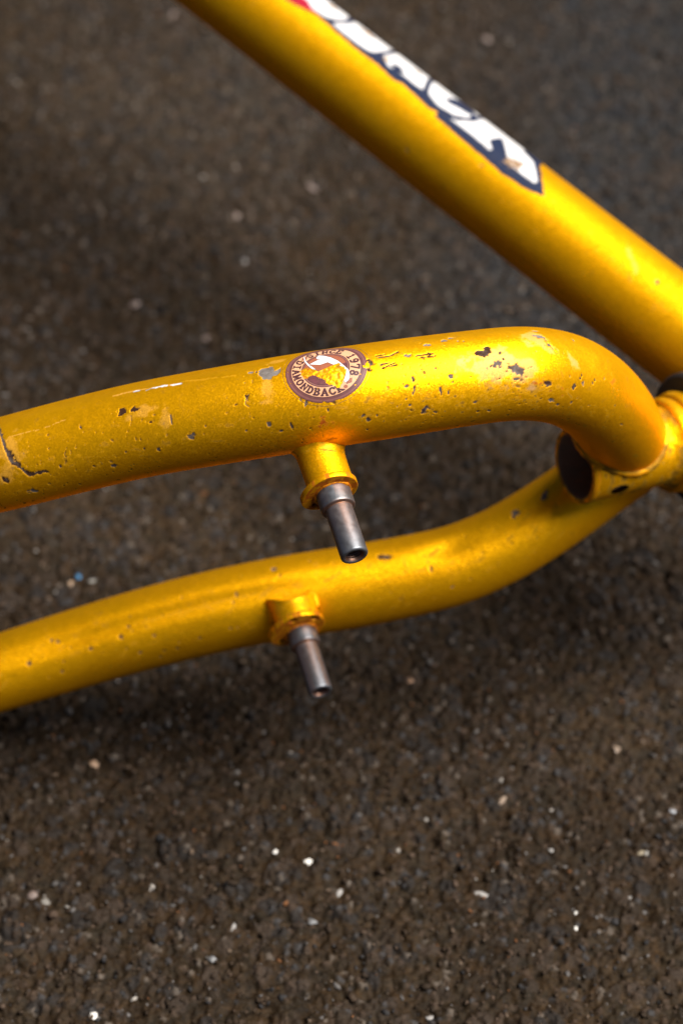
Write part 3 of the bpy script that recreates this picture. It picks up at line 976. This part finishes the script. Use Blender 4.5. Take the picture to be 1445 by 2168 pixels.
for q in ((814, 1179, 32, 14, -10, .15), (255, 1349, 8, 12, 20, .2), (271, 1326, 7, 7, 0, .2), (122, 1358, 7, 11, 20, .3), (109, 1355, 7, 7, 0, .3), (61, 1405, 8, 8, 0, .4), (192, 1374, 8, 6, 0, .4), (376, 1373, 8, 9, 0, .2),
          (423, 1350, 7, 7, 0, .3), (487, 1330, 8, 6, 0, .3), (326, 1346, 8, 6, 0, .3), (340, 1391, 9, 6, 0, .4), (296, 1382, 8, 6, 0, .4), (132, 1423, 8, 7, 0, .3), (578, 1205, 11, 9, 0, .5), (500, 1257, 6, 8, 0, .4), (492, 1275, 6, 6, 0, .4),
          (912, 1205, 5, 12, 0, .3), (957, 1243, 7, 6, 0, .4), (1090, 1087, 20, 16, 30, .5), (1150, 1050, 30, 14, 30, .6)):
    chipB(*q[:4], ang=q[4], tone=q[5])
for k in range(110):
    px = r2.uniform(-20, 1280)
    c = np.interp(px, [0, 300, 600, 860, 1050, 1280], [1425, 1334, 1266, 1221, 1160, 1010])
    w = r2.uniform(2, 5.5)
    chipB(px, c - 75 + 150 * r2.random(), w, w * r2.uniform(0.7, 1.6), r2.uniform(0, 180), tone=r2.uniform(0.0, 0.3), kind='chip' if r2.random() < 0.5 else 'grime', amt=r2.uniform(0.5, 1), soft=0.3)
for k in range(40):
    px = r2.uniform(0, 1250)
    c = np.interp(px, [0, 300, 600, 860, 1050, 1280], [1425, 1334, 1266, 1221, 1160, 1010])
    chipB(px, c + r2.uniform(-30, 65), r2.uniform(10, 30), r2.uniform(4, 10), r2.uniform(0, 40), kind='grime', amt=r2.uniform(0.2, 0.5), rough=1.0, soft=0.6)
T.line([(686, 1231), (705, 1222), (720, 1212)], 0.4, kind='grime', amt=0.7, rough=1.2)
T.line([(300, 1318), (400, 1290), (540, 1256)], 0.5, kind='grime', amt=0.4, rough=1.4)
stay_obj_b = link("seat_stay", stay_b.mesh("seat_stay_lower"), M_PAINT, frame)
stay_obj_b["label"] = "lower stay nearer the ground, slightly out of focus, with a long crimp"


# ---- brake bosses
AX = RIGHT * 0.276 + UP * -0.809 + BACK * 0.52
AX /= np.linalg.norm(AX)
SIDE = np.cross(AX, BACK); SIDE /= np.linalg.norm(SIDE)          # roughly image right/left
if SIDE @ RIGHT < 0:
    SIDE = -SIDE
FWD = np.cross(SIDE, AX)
if FWD @ BACK < 0:
    FWD = -FWD


def lathe(name, origin, prof, n=72, warp=None, ex=SIDE, ey=FWD, ez=AX):
    """prof: list of (radius mm, height mm) along the axis"""
    th = np.linspace(0, 2 * math.pi, n, endpoint=False)
    pr = np.array(prof) / 1000.0
    R = pr[:, 0][:, None] * np.ones(n); Z = pr[:, 1][:, None] * np.ones(n)
    if warp is not None:
        R, Z = warp(R, Z, th)
    V = origin + (R * np.cos(th))[..., None] * ex + (R * np.sin(th))[..., None] * ey + Z[..., None] * ez
    return grid_mesh(name, V, closed_v=True), V, th


def bead(pts_prof, k=6):
    """densify a profile with rounded corners"""
    P = np.array(pts_prof, float)
    out = [P[0]]
    for i in range(1, len(P) - 1):
        a, b_, c = P[i - 1], P[i], P[i + 1]
        r = min(0.18, 0.4 * np.linalg.norm(b_ - a), 0.4 * np.linalg.norm(c - b_))
        p = b_ + (a - b_) / (np.linalg.norm(a - b_) + 1e-9) * r
        q = b_ + (c - b_) / (np.linalg.norm(c - b_) + 1e-9) * r
        for t in np.linspace(0, 1, k):
            out.append((1 - t) ** 2 * p + 2 * t * (1 - t) * b_ + t * t * q)
    out.append(P[-1])
    return out


def plain_attrs(me, rust=None, grime=None, chip=None, tone=None):
    n = len(me.vertices)
    for k, v in (('scuff', None), ('chip', chip), ('tone', tone), ('rust', rust), ('grime', grime), ('bare', None)):
        set_attr(me, k, np.zeros(n) if v is None else np.clip(v, 0, 1))


def brake_boss(flange_px, depth, k, label, saddle, ks):
    """flange centre in the photo, its distance, scale k"""
    O = at(*flange_px, depth)                      # centre of the flange's outer face
    tubeL = 13.5 * k
    stay = stay_b if saddle else stay_a

    def fillet(R, Z, th, amount, reach):
        """braze fillet: swell the sleeve where its skin nears the stay's skin"""
        P = O + (R * np.cos(th))[..., None] * SIDE + (R * np.sin(th))[..., None] * FWD + Z[..., None] * AX
        sel = slice(0, None, 12)
        d = np.linalg.norm(P[:, :, None, :] - stay.c[sel][None, None], axis=-1) - stay.r[sel][None, None]
        c = d.min(-1) * 1000
        return R + amount / 1000 * np.exp(-np.clip(c + 0.2, 0, None) / reach), c
    # sleeve with a braze fillet at the stay
    if not saddle:
        prof = [(5.2, -tubeL), (5.15, -8), (5.10, -5), (5.08, -1.6), (5.05, -1.3)]
        P = catmull(prof, 80) * np.array([k, 1.0])

        def warp(R, Z, th):
            u = np.linspace(0, 1, R.shape[0])[:, None]
            lump = np.sin(th * 5 + 1)[None] * 0.10 + np.sin(th * 9)[None] * 0.06
            R, c = fillet(R, Z, th, 1.15, 0.75)
            R = R + 0.001 * k * lump * np.exp(-(c / 0.7) ** 2)
            warp.c = c
            return R, Z
        me, V, th = lathe("brake_boss", O, P, 96, warp)
        grime = np.zeros(V.shape[:2]); rust = np.zeros(V.shape[:2])
        nz = fbm2(th[None] * 6 + np.zeros(V.shape[:2]), np.arange(V.shape[0])[:, None] / 8 + np.zeros(V.shape[:2]), 3, 511)
        u = np.linspace(0, 1, V.shape[0])[:, None]
        grime = sstep(0.52, 0.7, nz) * 0.55 * np.exp(-np.clip(warp.c, 0, 9) / 3) + 0.7 * np.exp(-((warp.c - 1.5 - 0.35 * np.sin(th * 2)[None]) / 0.16) ** 2) * (nz > 0.42)
        rust = sstep(0.42, 0.62, nz) * sstep(0.80, 1.0, u) * 0.9
    else:
        # mitred end stands clear of the stay and shows its curved lip
        nH = 50

        def warp(R, Z, th):
            c = np.cos(th)[None]; f = np.sin(th)[None]
            start = -(5.0 + 3.4 * c ** 2 - 1.0 * c) * k / 1000.0
            start = np.where(f < 0, -(9.4 + 3.0 * f * f) * k / 1000.0, start)
            u = np.linspace(0, 1, R.shape[0])[:, None]
            Z = start * (1 - u) + (-1.3 * k / 1000.0) * u
            R = R * (1 + 0.05 * np.exp(-u / 0.06) - 0.03 * np.exp(-u / 0.015))
            R, _ = fillet(R, Z, th, 0.9, 0.6)
            return R, Z
        me, V, th = lathe("brake_boss", O, [(5.1 * k, 0)] * nH, 96, warp)
        u = np.linspace(0, 1, nH)[:, None]
        grime = 0.3 * sstep(0.55, 0.7, fbm2(th[None] * 5 + np.zeros(V.shape[:2]), u * 6 + np.zeros(V.shape[:2]), 3, 521))
        rust = sstep(0.75, 1.0, u) * 0.8 * sstep(0.4, 0.6, fbm2(th[None] * 4 + 7 + np.zeros(V.shape[:2]), u * 5 + np.zeros(V.shape[:2]), 3, 523))
    plain_attrs(me, rust=rust.reshape(-1), grime=grime.reshape(-1))
    boss = link("brake_boss", me, M_PAINT, frame)
    boss["label"] = label
    if saddle:
        # paint-filled hollow inside the lip
        rr = np.linspace(0.02, 4.6, 14) * k
        thh = np.linspace(0, 2 * math.pi, 72, endpoint=False)
        Rg, Tg = np.meshgrid(rr, thh, indexing='ij')
        zz = -(4.5 + 3.6 * (Rg / 4.6 / k) ** 2 * np.cos(Tg) ** 2 + 1.0 * (Rg / 4.6 / k) * np.clip(-np.sin(Tg), 0, 1)) * k
        Vf = O + (Rg * np.cos(Tg) / 1000)[..., None] * SIDE + (Rg * np.sin(Tg) / 1000)[..., None] * FWD + (zz / 1000)[..., None] * AX
        mf = grid_mesh("boss_end_fill", Vf, closed_v=True)
        q = np.hypot(Rg * np.cos(Tg) / k - 0.6, Rg * np.sin(Tg) / k - 1.6)
        plain_attrs(mf, grime=(0.9 * (1 - sstep(0.6, 1.8, q + 2 * (fbm2(Rg * 2, Tg * 3, 2, 5) - .5)))).reshape(-1))
        link("boss_end_fill", mf, M_PAINT, boss)
        # side walls of the lip (weld lugs)
        for sg in (-1, 1):
            th_ = np.linspace(0, 2 * math.pi, 20, endpoint=False)
            L = np.linspace(0, 1, 14)
            base = O + SIDE * (sg * 5.35 * k / 1000) - FWD * 0.0012 * k
            Pp = base + AX * (-(10.0 - 5.5 * L[:, None]) * k / 1000)
            rad = (0.85 * k * (1 - 0.6 * L ** 2) * (0.55 + 0.45 * np.sqrt(np.clip(L * 8, 0, 1)))) / 1000
            Vw = Pp[:, None] + rad[:, None, None] * (np.cos(th_)[None, :, None] * SIDE + np.sin(th_)[None, :, None] * FWD * 1.6)
            mw = grid_mesh("weld_bead", Vw, closed_v=True)
            plain_attrs(mw)
            link("weld_bead", mw, M_PAINT, boss)
    # flange: round plate pushed out on one side into a spring lug with holes
    nT = 120
    th = np.linspace(0, 2 * math.pi, nT, endpoint=False)
    lug = math.pi + 0.35
    dth = (th - lug + math.pi) % (2 * math.pi) - math.pi
    rad = (5.75 + 1.75 * np.exp(-(dth / 0.72) ** 2)) * k
    inner = 1.5 * k
    holes = ((lug + 0.25, 5.55, 0.75),) if not saddle else ((lug - 1.75, 4.75, 0.95), (lug - 2.9, 4.75, 1.0), (lug + 0.2, 5.6, 0.75))
    prof_u = [(0.0, -0.0), (1.0, -0.0)]
    nr = 46
    fr = np.linspace(0, 1, nr)
    Rtop = inner + (rad[None] - 0.16 * k - inner) * fr[:, None]

    def ring_pts(R, z):
        return O + (R * np.cos(th) / 1000)[..., None] * SIDE + (R * np.sin(th) / 1000)[..., None] * FWD + (np.asarray(z) / 1000 * np.ones_like(R))[..., None] * AX
    X2 = Rtop * np.cos(th); Y2 = Rtop * np.sin(th)
    dip = np.zeros_like(Rtop); rim = 0.0
    for (ha, hr, hw) in holes:
        d = np.hypot(X2 - hr * k * math.cos(ha), Y2 - hr * k * math.sin(ha))
        dip = np.maximum(dip, 1 - sstep(hw * k * 0.8, hw * k * 1.1, d))
    top = ring_pts(Rtop, 0.05 * np.sin(th * 3)[None] * k - 1.5 * k * dip)
    side = np.stack([ring_pts(rad - 0.07 * k, -0.05 * k * np.ones(nT)), ring_pts(rad, -0.18 * k * np.ones(nT)), ring_pts(rad, -1.2 * k * np.ones(nT)), ring_pts(rad - 0.08 * k, -1.34 * k * np.ones(nT)), ring_pts(rad - 0.2 * k, -1.4 * k * np.ones(nT)), ring_pts(np.full(nT, 4.2 * k), -1.45 * k * np.ones(nT))])
    Vf = np.concatenate([top, side])
    mf = grid_mesh("spring_plate", Vf, closed_v=True)
    n2 = fbm2(np.concatenate([X2, np.repeat((rad * np.cos(th))[None], 6, 0)]) / 0.9, np.concatenate([Y2, np.repeat((rad * np.sin(th))[None], 6, 0)]) / 0.9, 3, 531 + int(k * 100))
    rr_ = np.concatenate([np.repeat(fr[:, None], nT, 1), np.full((6, nT), 1.1)])
    rust = np.clip(sstep(0.42, 0.60, n2) * (1.0 - 0.5 * rr_) + 0.55, 0, 0.95) * (rr_ < 1.0) + 0.85 * sstep(0.47, 0.62, n2) * (rr_ >= 1.0)
    dd = np.concatenate([dip, np.zeros((6, nT))])
    plain_attrs(mf, rust=rust.reshape(-1), chip=np.clip(dd * 1.3, 0, 1).reshape(-1), tone=0 * dd.reshape(-1))  # hole dips coloured near-black, shade inside the holes put into the colour
    link("spring_plate", mf, M_PAINT, boss)
    # ragged weld bead where the stud leaves the plate
    nW, mW = 160, 14
    tw = np.linspace(0, 2 * math.pi, nW, endpoint=False); tm = np.linspace(0, 2 * math.pi, mW, endpoint=False)
    lum = fbm2(np.cos(tw) * 2.2, np.sin(tw) * 2.2, 3, 541)
    fat = (0.30 + 0.75 * np.clip(lum - 0.42, 0, 1) + 0.55 * np.exp(-(((tw - lug + math.pi) % (2 * math.pi) - math.pi) / 0.5) ** 2)) * k
    Vw = O - FWD * ((1.7 if saddle else 0.5) / 1000) + (((3.8 * ks + fat[:, None] * np.cos(tm)) * np.cos(tw)[:, None]) / 1000)[..., None] * SIDE + (((3.8 * ks + fat[:, None] * np.cos(tm)) * np.sin(tw)[:, None]) / 1000)[..., None] * FWD + ((fat[:, None] * 0.9 * np.sin(tm) * (1 + 0.3 * (fbm2(tw[:, None] * 9 + 0 * tm, tm[None] + 0 * tw[:, None], 2, 7) - .5))) / 1000)[..., None] * AX
    mw = grid_mesh("weld_bead", np.concatenate([Vw, Vw[:1]]), closed_v=True)
    nn = fbm2(np.repeat(np.append(tw, tw[0])[:, None], mW, 1) * 3, np.repeat(tm[None], nW + 1, 0), 3, 551)
    plain_attrs(mw, rust=0.45 + 0.5 * sstep(0.4, 0.6, nn).reshape(-1), grime=0.9 * sstep(0.5, 0.62, 1 - nn).reshape(-1))
    link("weld_bead", mw, M_PAINT, boss)
    # steel pivot stud: shoulder, groove, pin, bored end
    a, b_ = 3.85, 3.05
    pin = 18.2 if saddle else 16.9
    prof = [(a, -0.6), (a, 3.9), (a - 0.10, 4.35), (b_ + 0.12, 4.5), (b_ - 0.05, 4.62), (b_, 4.85), (b_, pin - 0.35), (b_ - 0.28, pin), (2.25, pin), (1.95, pin - 0.35)]
    z = pin - 0.6
    for i in range(9):                     # thread
        prof += [(1.72, z - 0.25), (1.98, z - 0.5)]
        z -= 0.5
    prof += [(1.6, z - 0.5), (0.05, z - 1.2)]
    P = np.array(bead(prof, 4)) * ks
    ms, Vs, ths = lathe("pivot_stud", O - FWD * ((1.7 if saddle else 0.5) / 1000), P, 72)
    zz = P[:, 1] / ks
    rust = np.zeros(Vs.shape[:2])
    rr2 = fbm2(zz[:, None] * 1.2 + 0 * ths, ths[None] * 1.5 + 0 * zz[:, None], 3, 561)
    rust += (np.exp(-((zz - 4.6) / 0.35) ** 2)[:, None] * 0.6 + (zz < 0.8)[:, None] * 0.5 * (rr2 > 0.45) + (P[:, 0] / ks < 2.1)[:, None] * 0.55 + 0.25 * sstep(0.55, 0.75, rr2))
    set_attr(ms, 'rust', np.clip(rust, 0, 1))
    link("pivot_stud", ms, M_STEEL, boss)
    return boss


brake_boss((704, 1041), 524.5, 1.0, "front brake boss under the upper stay with a sharp bare steel stud", False, 1.0)
brake_boss((635, 1332), 597.0, 1.10, "lower brake boss with a curved open lip and shorter looking stud", True, 0.97)

# ---- wishbone yoke with the open tube end
YO = at(1217, 986, 590)
YE = at(1421, 940, 601)
ya = (YE - YO); ylen = np.linalg.norm(ya); ya /= ylen
yx = np.cross(ya, BACK); yx /= np.linalg.norm(yx)       # up/down in the picture
if yx @ UP < 0:
    yx = -yx
yy = np.cross(yx, ya)
if yy @ BACK < 0:
    yy = -yy
Lm = ylen * 1000


def build_yoke():
    rO, rI = 9.5, 8.2
    n = 200
    zs = np.concatenate([np.linspace(0, 0.5, 5), np.linspace(0.7, Lm, 150)])
    th = np.linspace(0, 2 * math.pi, n, endpoint=False)
    Z, TH = np.meshgrid(zs, th, indexing='ij')
    R = np.full(Z.shape, rO)
    R = R + 0.25 * np.exp(-((Z - 0.8) / 0.6) ** 2)
    R = R + 2.2 * sstep(Lm - 6.5, Lm - 1.0, Z) ** 1.5               # fillet running up to the seat tube
    R += 0.35 * (fbm2(Z / 1.6, TH * 6, 2, 601) - 0.5) * sstep(Lm - 8, Lm - 5, Z)
    Vo = YO + (R * np.cos(TH) / 1000)[..., None] * yx + (R * np.sin(TH) / 1000)[..., None] * yy + (Z / 1000)[..., None] * ya
    # vent hole facing the camera: find the spot
    px, py = seen(Vo.reshape(-1, 3)); px = px.reshape(Z.shape); py = py.reshape(Z.shape)
    d = (px - 1311) ** 2 + (py - 1036) ** 2 + np.where(np.sin(TH) < 0, 1e9, 0)
    kz, kt = np.unravel_index(np.argmin(d), d.shape)
    hz, ht = Z[kz, kt], TH[kz, kt]
    hd = np.hypot((Z - hz) / 2.6, ((TH - ht + math.pi) % (2 * math.pi) - math.pi) * rO / 1.7)
    hole = hd < 1
    hq = hole[:-1]
    hole2 = hq & np.roll(hole, -1, axis=1)[:-1] & hole[1:] & np.roll(hole, -1, axis=1)[1:]
    Zi = zs[::-1]
    ZI, TI = np.meshgrid(np.concatenate([[0.12], zs[5:]]), th, indexing='ij')
    Vi = YO + (rI * np.cos(TI) / 1000)[..., None] * yx + (rI * np.sin(TI) / 1000)[..., None] * yy + (ZI / 1000)[..., None] * ya
    lip = YO + ((rO - 0.3) * np.cos(th) / 1000)[:, None] * yx + ((rO - 0.3) * np.sin(th) / 1000)[:, None] * yy - 0.00025 * ya
    lip2 = YO + ((rI + 0.25) * np.cos(th) / 1000)[:, None] * yx + ((rI + 0.25) * np.sin(th) / 1000)[:, None] * yy - 0.00025 * ya
    V = np.concatenate([Vi[::-1], lip2[None], lip[None], Vo])
    keep = np.ones((V.shape[0] - 1, n), bool)
    keep[-(len(zs) - 1):] = ~hole2
    me = grid_mesh("wishbone_yoke", V, closed_v=True, keep=keep)
    nV = V.shape[0]
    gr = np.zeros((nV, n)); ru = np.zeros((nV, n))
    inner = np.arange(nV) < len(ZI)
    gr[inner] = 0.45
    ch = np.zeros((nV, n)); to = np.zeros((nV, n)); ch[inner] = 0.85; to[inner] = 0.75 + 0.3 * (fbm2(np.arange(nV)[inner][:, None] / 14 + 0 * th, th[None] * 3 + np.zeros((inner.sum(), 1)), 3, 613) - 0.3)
    nz = fbm2(np.arange(nV)[:, None] / 9 + 0 * th, th[None] * 4 + np.zeros((nV, 1)), 3, 611)
    gr[~inner] = 0.8 * sstep(0.52, 0.66, nz[~inner])
    ru[~inner] = 0.55 * sstep(0.52, 0.66, 1 - nz[~inner]) * (np.arange((~inner).sum())[:, None] < 12)
    gr[-len(zs):] = np.maximum(gr[-len(zs):], 0.8 * (1 - sstep(1.0, 1.5, hd)))
    plain_attrs(me, grime=gr.reshape(-1), rust=ru.reshape(-1), chip=ch.reshape(-1), tone=to.reshape(-1))
    yk = link("wishbone_yoke", me, M_PAINT, frame)
    # weld beads: where the upper stay lands on the yoke
    # round collar at the far end, with file-cut ridges
    prof = bead([(11.0, -1.4), (11.7, -1.1), (12.1, -0.2), (11.9, 1.0), (11.2, 1.5), (11.4, 2.0), (12.4, 2.5), (12.9, 3.8), (12.6, 5.5), (10.0, 6.0)], 5)

    def warp(R, Zz, th):
        return R + 0.00008 * np.sin(th * 60)[None] * (Zz > 0.0025), Zz
    mc, Vc, thc = lathe("collar", YE - ya * 0.0016, prof, 240, warp, yx, yy, ya)
    plain_attrs(mc, grime=0.45 * sstep(0.5, 0.65, fbm2(thc[None] * 5 + np.zeros(Vc.shape[:2]), np.arange(Vc.shape[0])[:, None] / 3 + np.zeros(Vc.shape[:2]), 3, 621)).reshape(-1))
    link("collar", mc, M_PAINT, yk)
    # black bushing behind the collar
    prof = bead([(9.0, 4.2), (16.2, 4.4), (17.0, 5.2), (17.0, 11.0), (16.2, 11.8), (12.0, 12.0), (12.0, 22.0), (4.0, 22.0)], 5)
    mb, _, _ = lathe("bushing", YE, prof, 96, None, yx, yy, ya)
    ob = link("bushing", mb, M_BLACK, frame)
    ob["label"] = "black bushing behind the yellow collar"
    return yk


yoke = build_yoke()

# weld bead round the upper stay where it lands on the yoke
def stay_weld():
    T = stay_a
    n = 120
    th = np.linspace(0, 2 * math.pi, n, endpoint=False)
    cen = []
    for t in th:
        # walk along the stay until its skin meets the yoke's skin
        i = np.arange(len(T.s) - 420, len(T.s))
        p = T.c[i] + T.r[i][:, None] * (math.cos(t) * T.e1[i] + math.sin(t) * T.e2[i])
        q = p - YO
        z = q @ ya
        rad = np.linalg.norm(q - z[:, None] * ya, axis=1)
        zz = z * 1000
        rY = 9.5 + 2.2 * sstep(Lm - 6.5, Lm - 1.0, zz) ** 1.5
        inside = np.where(rad * 1000 < rY)[0]
        k = inside[0] if len(inside) else len(i) - 1
        cen.append(p[k])
    cen = np.array(cen)
    for _ in range(4):
        cen = (np.roll(cen, 1, 0) + 2 * cen + np.roll(cen, -1, 0)) / 4
    tang = np.roll(cen, -1, 0) - np.roll(cen, 1, 0)
    tang /= np.linalg.norm(tang, axis=1)[:, None]
    ctr = cen.mean(0)
    u = cen - ctr; u -= (u * tang).sum(1)[:, None] * tang; u /= np.linalg.norm(u, axis=1)[:, None]
    w = np.cross(tang, u)
    tm = np.linspace(0, 2 * math.pi, 14, endpoint=False)
    rad = 0.0010 + 0.00007 * np.sin(th * 26) + 0.0003 * (fbm2(th * 2, th * 0, 2, 9) - .5)
    V = cen[:, None] + rad[:, None, None] * (np.cos(tm)[None, :, None] * u[:, None] + np.sin(tm)[None, :, None] * w[:, None])
    me = grid_mesh("weld_bead", np.concatenate([V, V[:1]]), closed_v=True)
    nn = fbm2(np.repeat(np.append(th, th[0])[:, None], 14, 1) * 4, np.repeat(tm[None], n + 1, 0), 3, 651)
    plain_attrs(me, grime=0.9 * sstep(0.42, 0.55, nn).reshape(-1), rust=0.6 * sstep(0.5, 0.65, 1 - nn).reshape(-1))
    link("weld_bead", me, M_PAINT, yoke)


stay_weld()

# ---- main sloping tube with the lettered decal
top = Tube([(-60, -455, 733, 93), (300, -177, 708, 96), (668, 108, 684, 99), (1009, 372, 660, 103), (1350, 636, 637, 107), (1600, 830, 620, 110), (1800, 985, 607, 112)], 0.00045, 200)
top.wear()
T = top
for q in ((1390, 595, 12, 9, 0, .5), (860, 318, 10, 7, 0, .3), (1018, 350, 9, 7, 0, .3)):
    s, a = T.surf(q[0], q[1]); T.blob(s, a, q[2] * .12, q[3] * .12, q[4], 'chip', q[5])
s, a = T.surf(1332, 588); T.blob(s, a, 2.2, 0.9, -30, 'grime', amt=0.6, soft=0.5)
T.line([(1328, 525), (1342, 560), (1346, 575)], 0.9, kind='scuff', amt=0.6, rough=1.2)
for k in range(60):
    px = r2.uniform(400, 1440)
    s, a = T.surf(px, 108 + (px - 668) * .774 + r2.uniform(-60, 70)); w = r2.uniform(0.2, 0.6)
    T.blob(s, a, w, w, 0, 'grime', amt=r2.uniform(0.4, 0.9), soft=0.4)
top_obj = link("main_tube", top.mesh("main_tube"), M_PAINT, frame)
top_obj["label"] = "thick sloping tube with white letters on a navy decal"


def build_decal():
    s0, _ = T.surf(560, 60); s1, _ = T.surf(1160, 420)
    s0 -= 25; s1 += 4
    a0 = math.radians(5) * T.rm; a1 = math.radians(125) * T.rm
    gs = np.arange(s0, s1, 0.14); ga = np.arange(a0, a1, 0.14)
    S, A = np.meshgrid(gs, ga, indexing='ij')
    rot = None

    def q(pts, roll=True):
        """photo measurements to surface coordinates; spots on the outline roll on over the top"""
        out = []
        for p in pts:
            s, a = T.surf(p[0], p[1])
            if len(p) > 2:
                a = math.radians(p[2]) * T.rm
            out.append((s, a))
        return out
    navy = lin(36, 46, 72); white = lin(232, 230, 230); red = lin(170, 22, 50); grey = lin(150, 150, 155)
    body = q([(540, -55), (600, -10), (640, 3), (672, 32), (717, 72), (760, 108), (800, 138), (835, 170), (850, 176), (905, 226), (925, 238), (918, 244), (960, 280), (1010, 322), (1060, 366), (1110, 398), (1153, 417), (1148, 385), (1142, 352), (1135, 330, 118), (500, -120, 118)])
    nz = 0.5 * (fbm2(S / 1.2, A / 1.2, 3, 701) - 0.5)
    inb = inpoly(S + nz * 0.5, A + nz, body)
    col = np.broadcast_to(navy, S.shape + (3,)).copy()
    rd = q([(520, -60), (600, -12), (640, 0), (672, 30), (640, 20), (600, 2), (540, -40)])

    def put(pl, c):
        m = inpoly(S, A, pl)
        col[m] = c
    reg = q([(560, -40), (612, -3), (650, 12), (668, 30), (650, 0), (610, -30)])
    # white letters, outlines as they appear
    letters = [
        [(600, -60), (625, -12), (658, 16), (690, 36), (722, 44), (735, 40), (738, 34), (728, 20, 92), (690, -14, 100), (640, -50, 105)],
        [(704, 50), (735, 76), (768, 100), (782, 108), (800, 112), (825, 108, 80), (828, 98, 92), (800, 78, 100), (775, 60, 100), (750, 48, 92), (728, 46)],
        [(812, 117), (822, 134), (832, 136), (842, 150), (862, 166), (880, 180), (898, 192), (905, 180), (908, 162, 82), (900, 150, 100), (870, 128, 105), (845, 116, 98), (822, 112)],
        [(904, 180), (908, 200), (924, 220), (944, 236), (962, 248), (980, 252), (992, 250), (996, 244), (985, 236), (968, 226), (950, 216), (942, 210), (950, 208), (975, 218), (995, 232), (1008, 245), (1020, 246, 85), (1015, 236, 100), (980, 205, 105), (940, 178, 100), (918, 172, 88)],
        [(952, 250), (975, 268), (1000, 287), (1020, 303), (1036, 318), (1042, 314), (1036, 296), (1061, 294), (1068, 312), (1071, 326), (1066, 332), (1080, 348), (1100, 366), (1120, 380), (1132, 388), (1137, 384), (1128, 344), (1118, 325, 80), (1110, 312, 96), (1080, 285, 105), (1040, 252, 105), (1018, 250, 88), (990, 254), (970, 256)],
    ]
    for L in letters:
        put(q(L), white)
    put(q([(812, 117), (820, 138), (832, 145), (824, 128)]), white)
    put(q([(828, 132), (840, 152), (858, 156), (846, 140)]), navy)
    for L in ([(690, 44), (712, 45), (735, 47), (742, 38, 95)], [(800, 113), (822, 113), (834, 104, 95)], [(893, 204), (902, 188), (908, 172), (912, 158, 95)],
              [(935, 233), (960, 248), (985, 252), (1000, 254), (1012, 249), (1024, 246, 95)]):
        col[seg_dist(S, A, q(L)) < 0.8] = navy
    put(q([(1034, 296), (1062, 292), (1073, 330), (1084, 350), (1066, 336), (1044, 322)]), navy)
    put(q([(940, 208), (962, 212, 78), (988, 226, 84), (1004, 246), (990, 241), (970, 229), (950, 219)]), navy)
    put(q([(1104, 318), (1116, 318, 84), (1136, 336, 88), (1130, 345)]), navy)
    put(rd, red)
    put(reg, red)
    # worn-through spots
    wear = fbm2(S / 0.9, A / 0.9, 3, 711)
    redp = q([(575, -25), (600, -4), (625, 10), (655, 24), (672, 33), (655, 10), (625, -12), (595, -35)])
    put(redp, red)
    inb = inb | inpoly(S, A, redp)
    gone = ~inb
    for (px, py, r) in ((1076, 340, 1.3), (1098, 352, 1.2), (1088, 347, 0.9), (775, 66, 1.3), (782, 74, 1.0), (818, 122, 0.9), (704, 14, 1.0), (880, 150, 0.8)):
        s, a = T.surf(px, py)
        near = np.hypot(S - s, (A - a)) + 3.5 * (wear - 0.5)
        col[near < r * 1.1] = lin(158, 128, 98)
        gone |= (near < r * 0.45) & (px < 1000)
    keep = ~(gone[:-1, :-1] | gone[1:, :-1] | gone[1:, 1:] | gone[:-1, 1:])
    col = col * (0.9 + 0.2 * wear[..., None])
    V = T.point(S / (T.s[1] * 1000), A / T.rm, 0.00008)
    me = grid_mesh("letter_decal", V, keep=keep)
    set_col(me, "ink", np.clip(col * 0.6, 0, 1))
    o = link("letter_decal", me, M_DECAL, top_obj)
    o["label"] = "navy decal with bold white letters, scuffed and partly worn away"


build_decal()
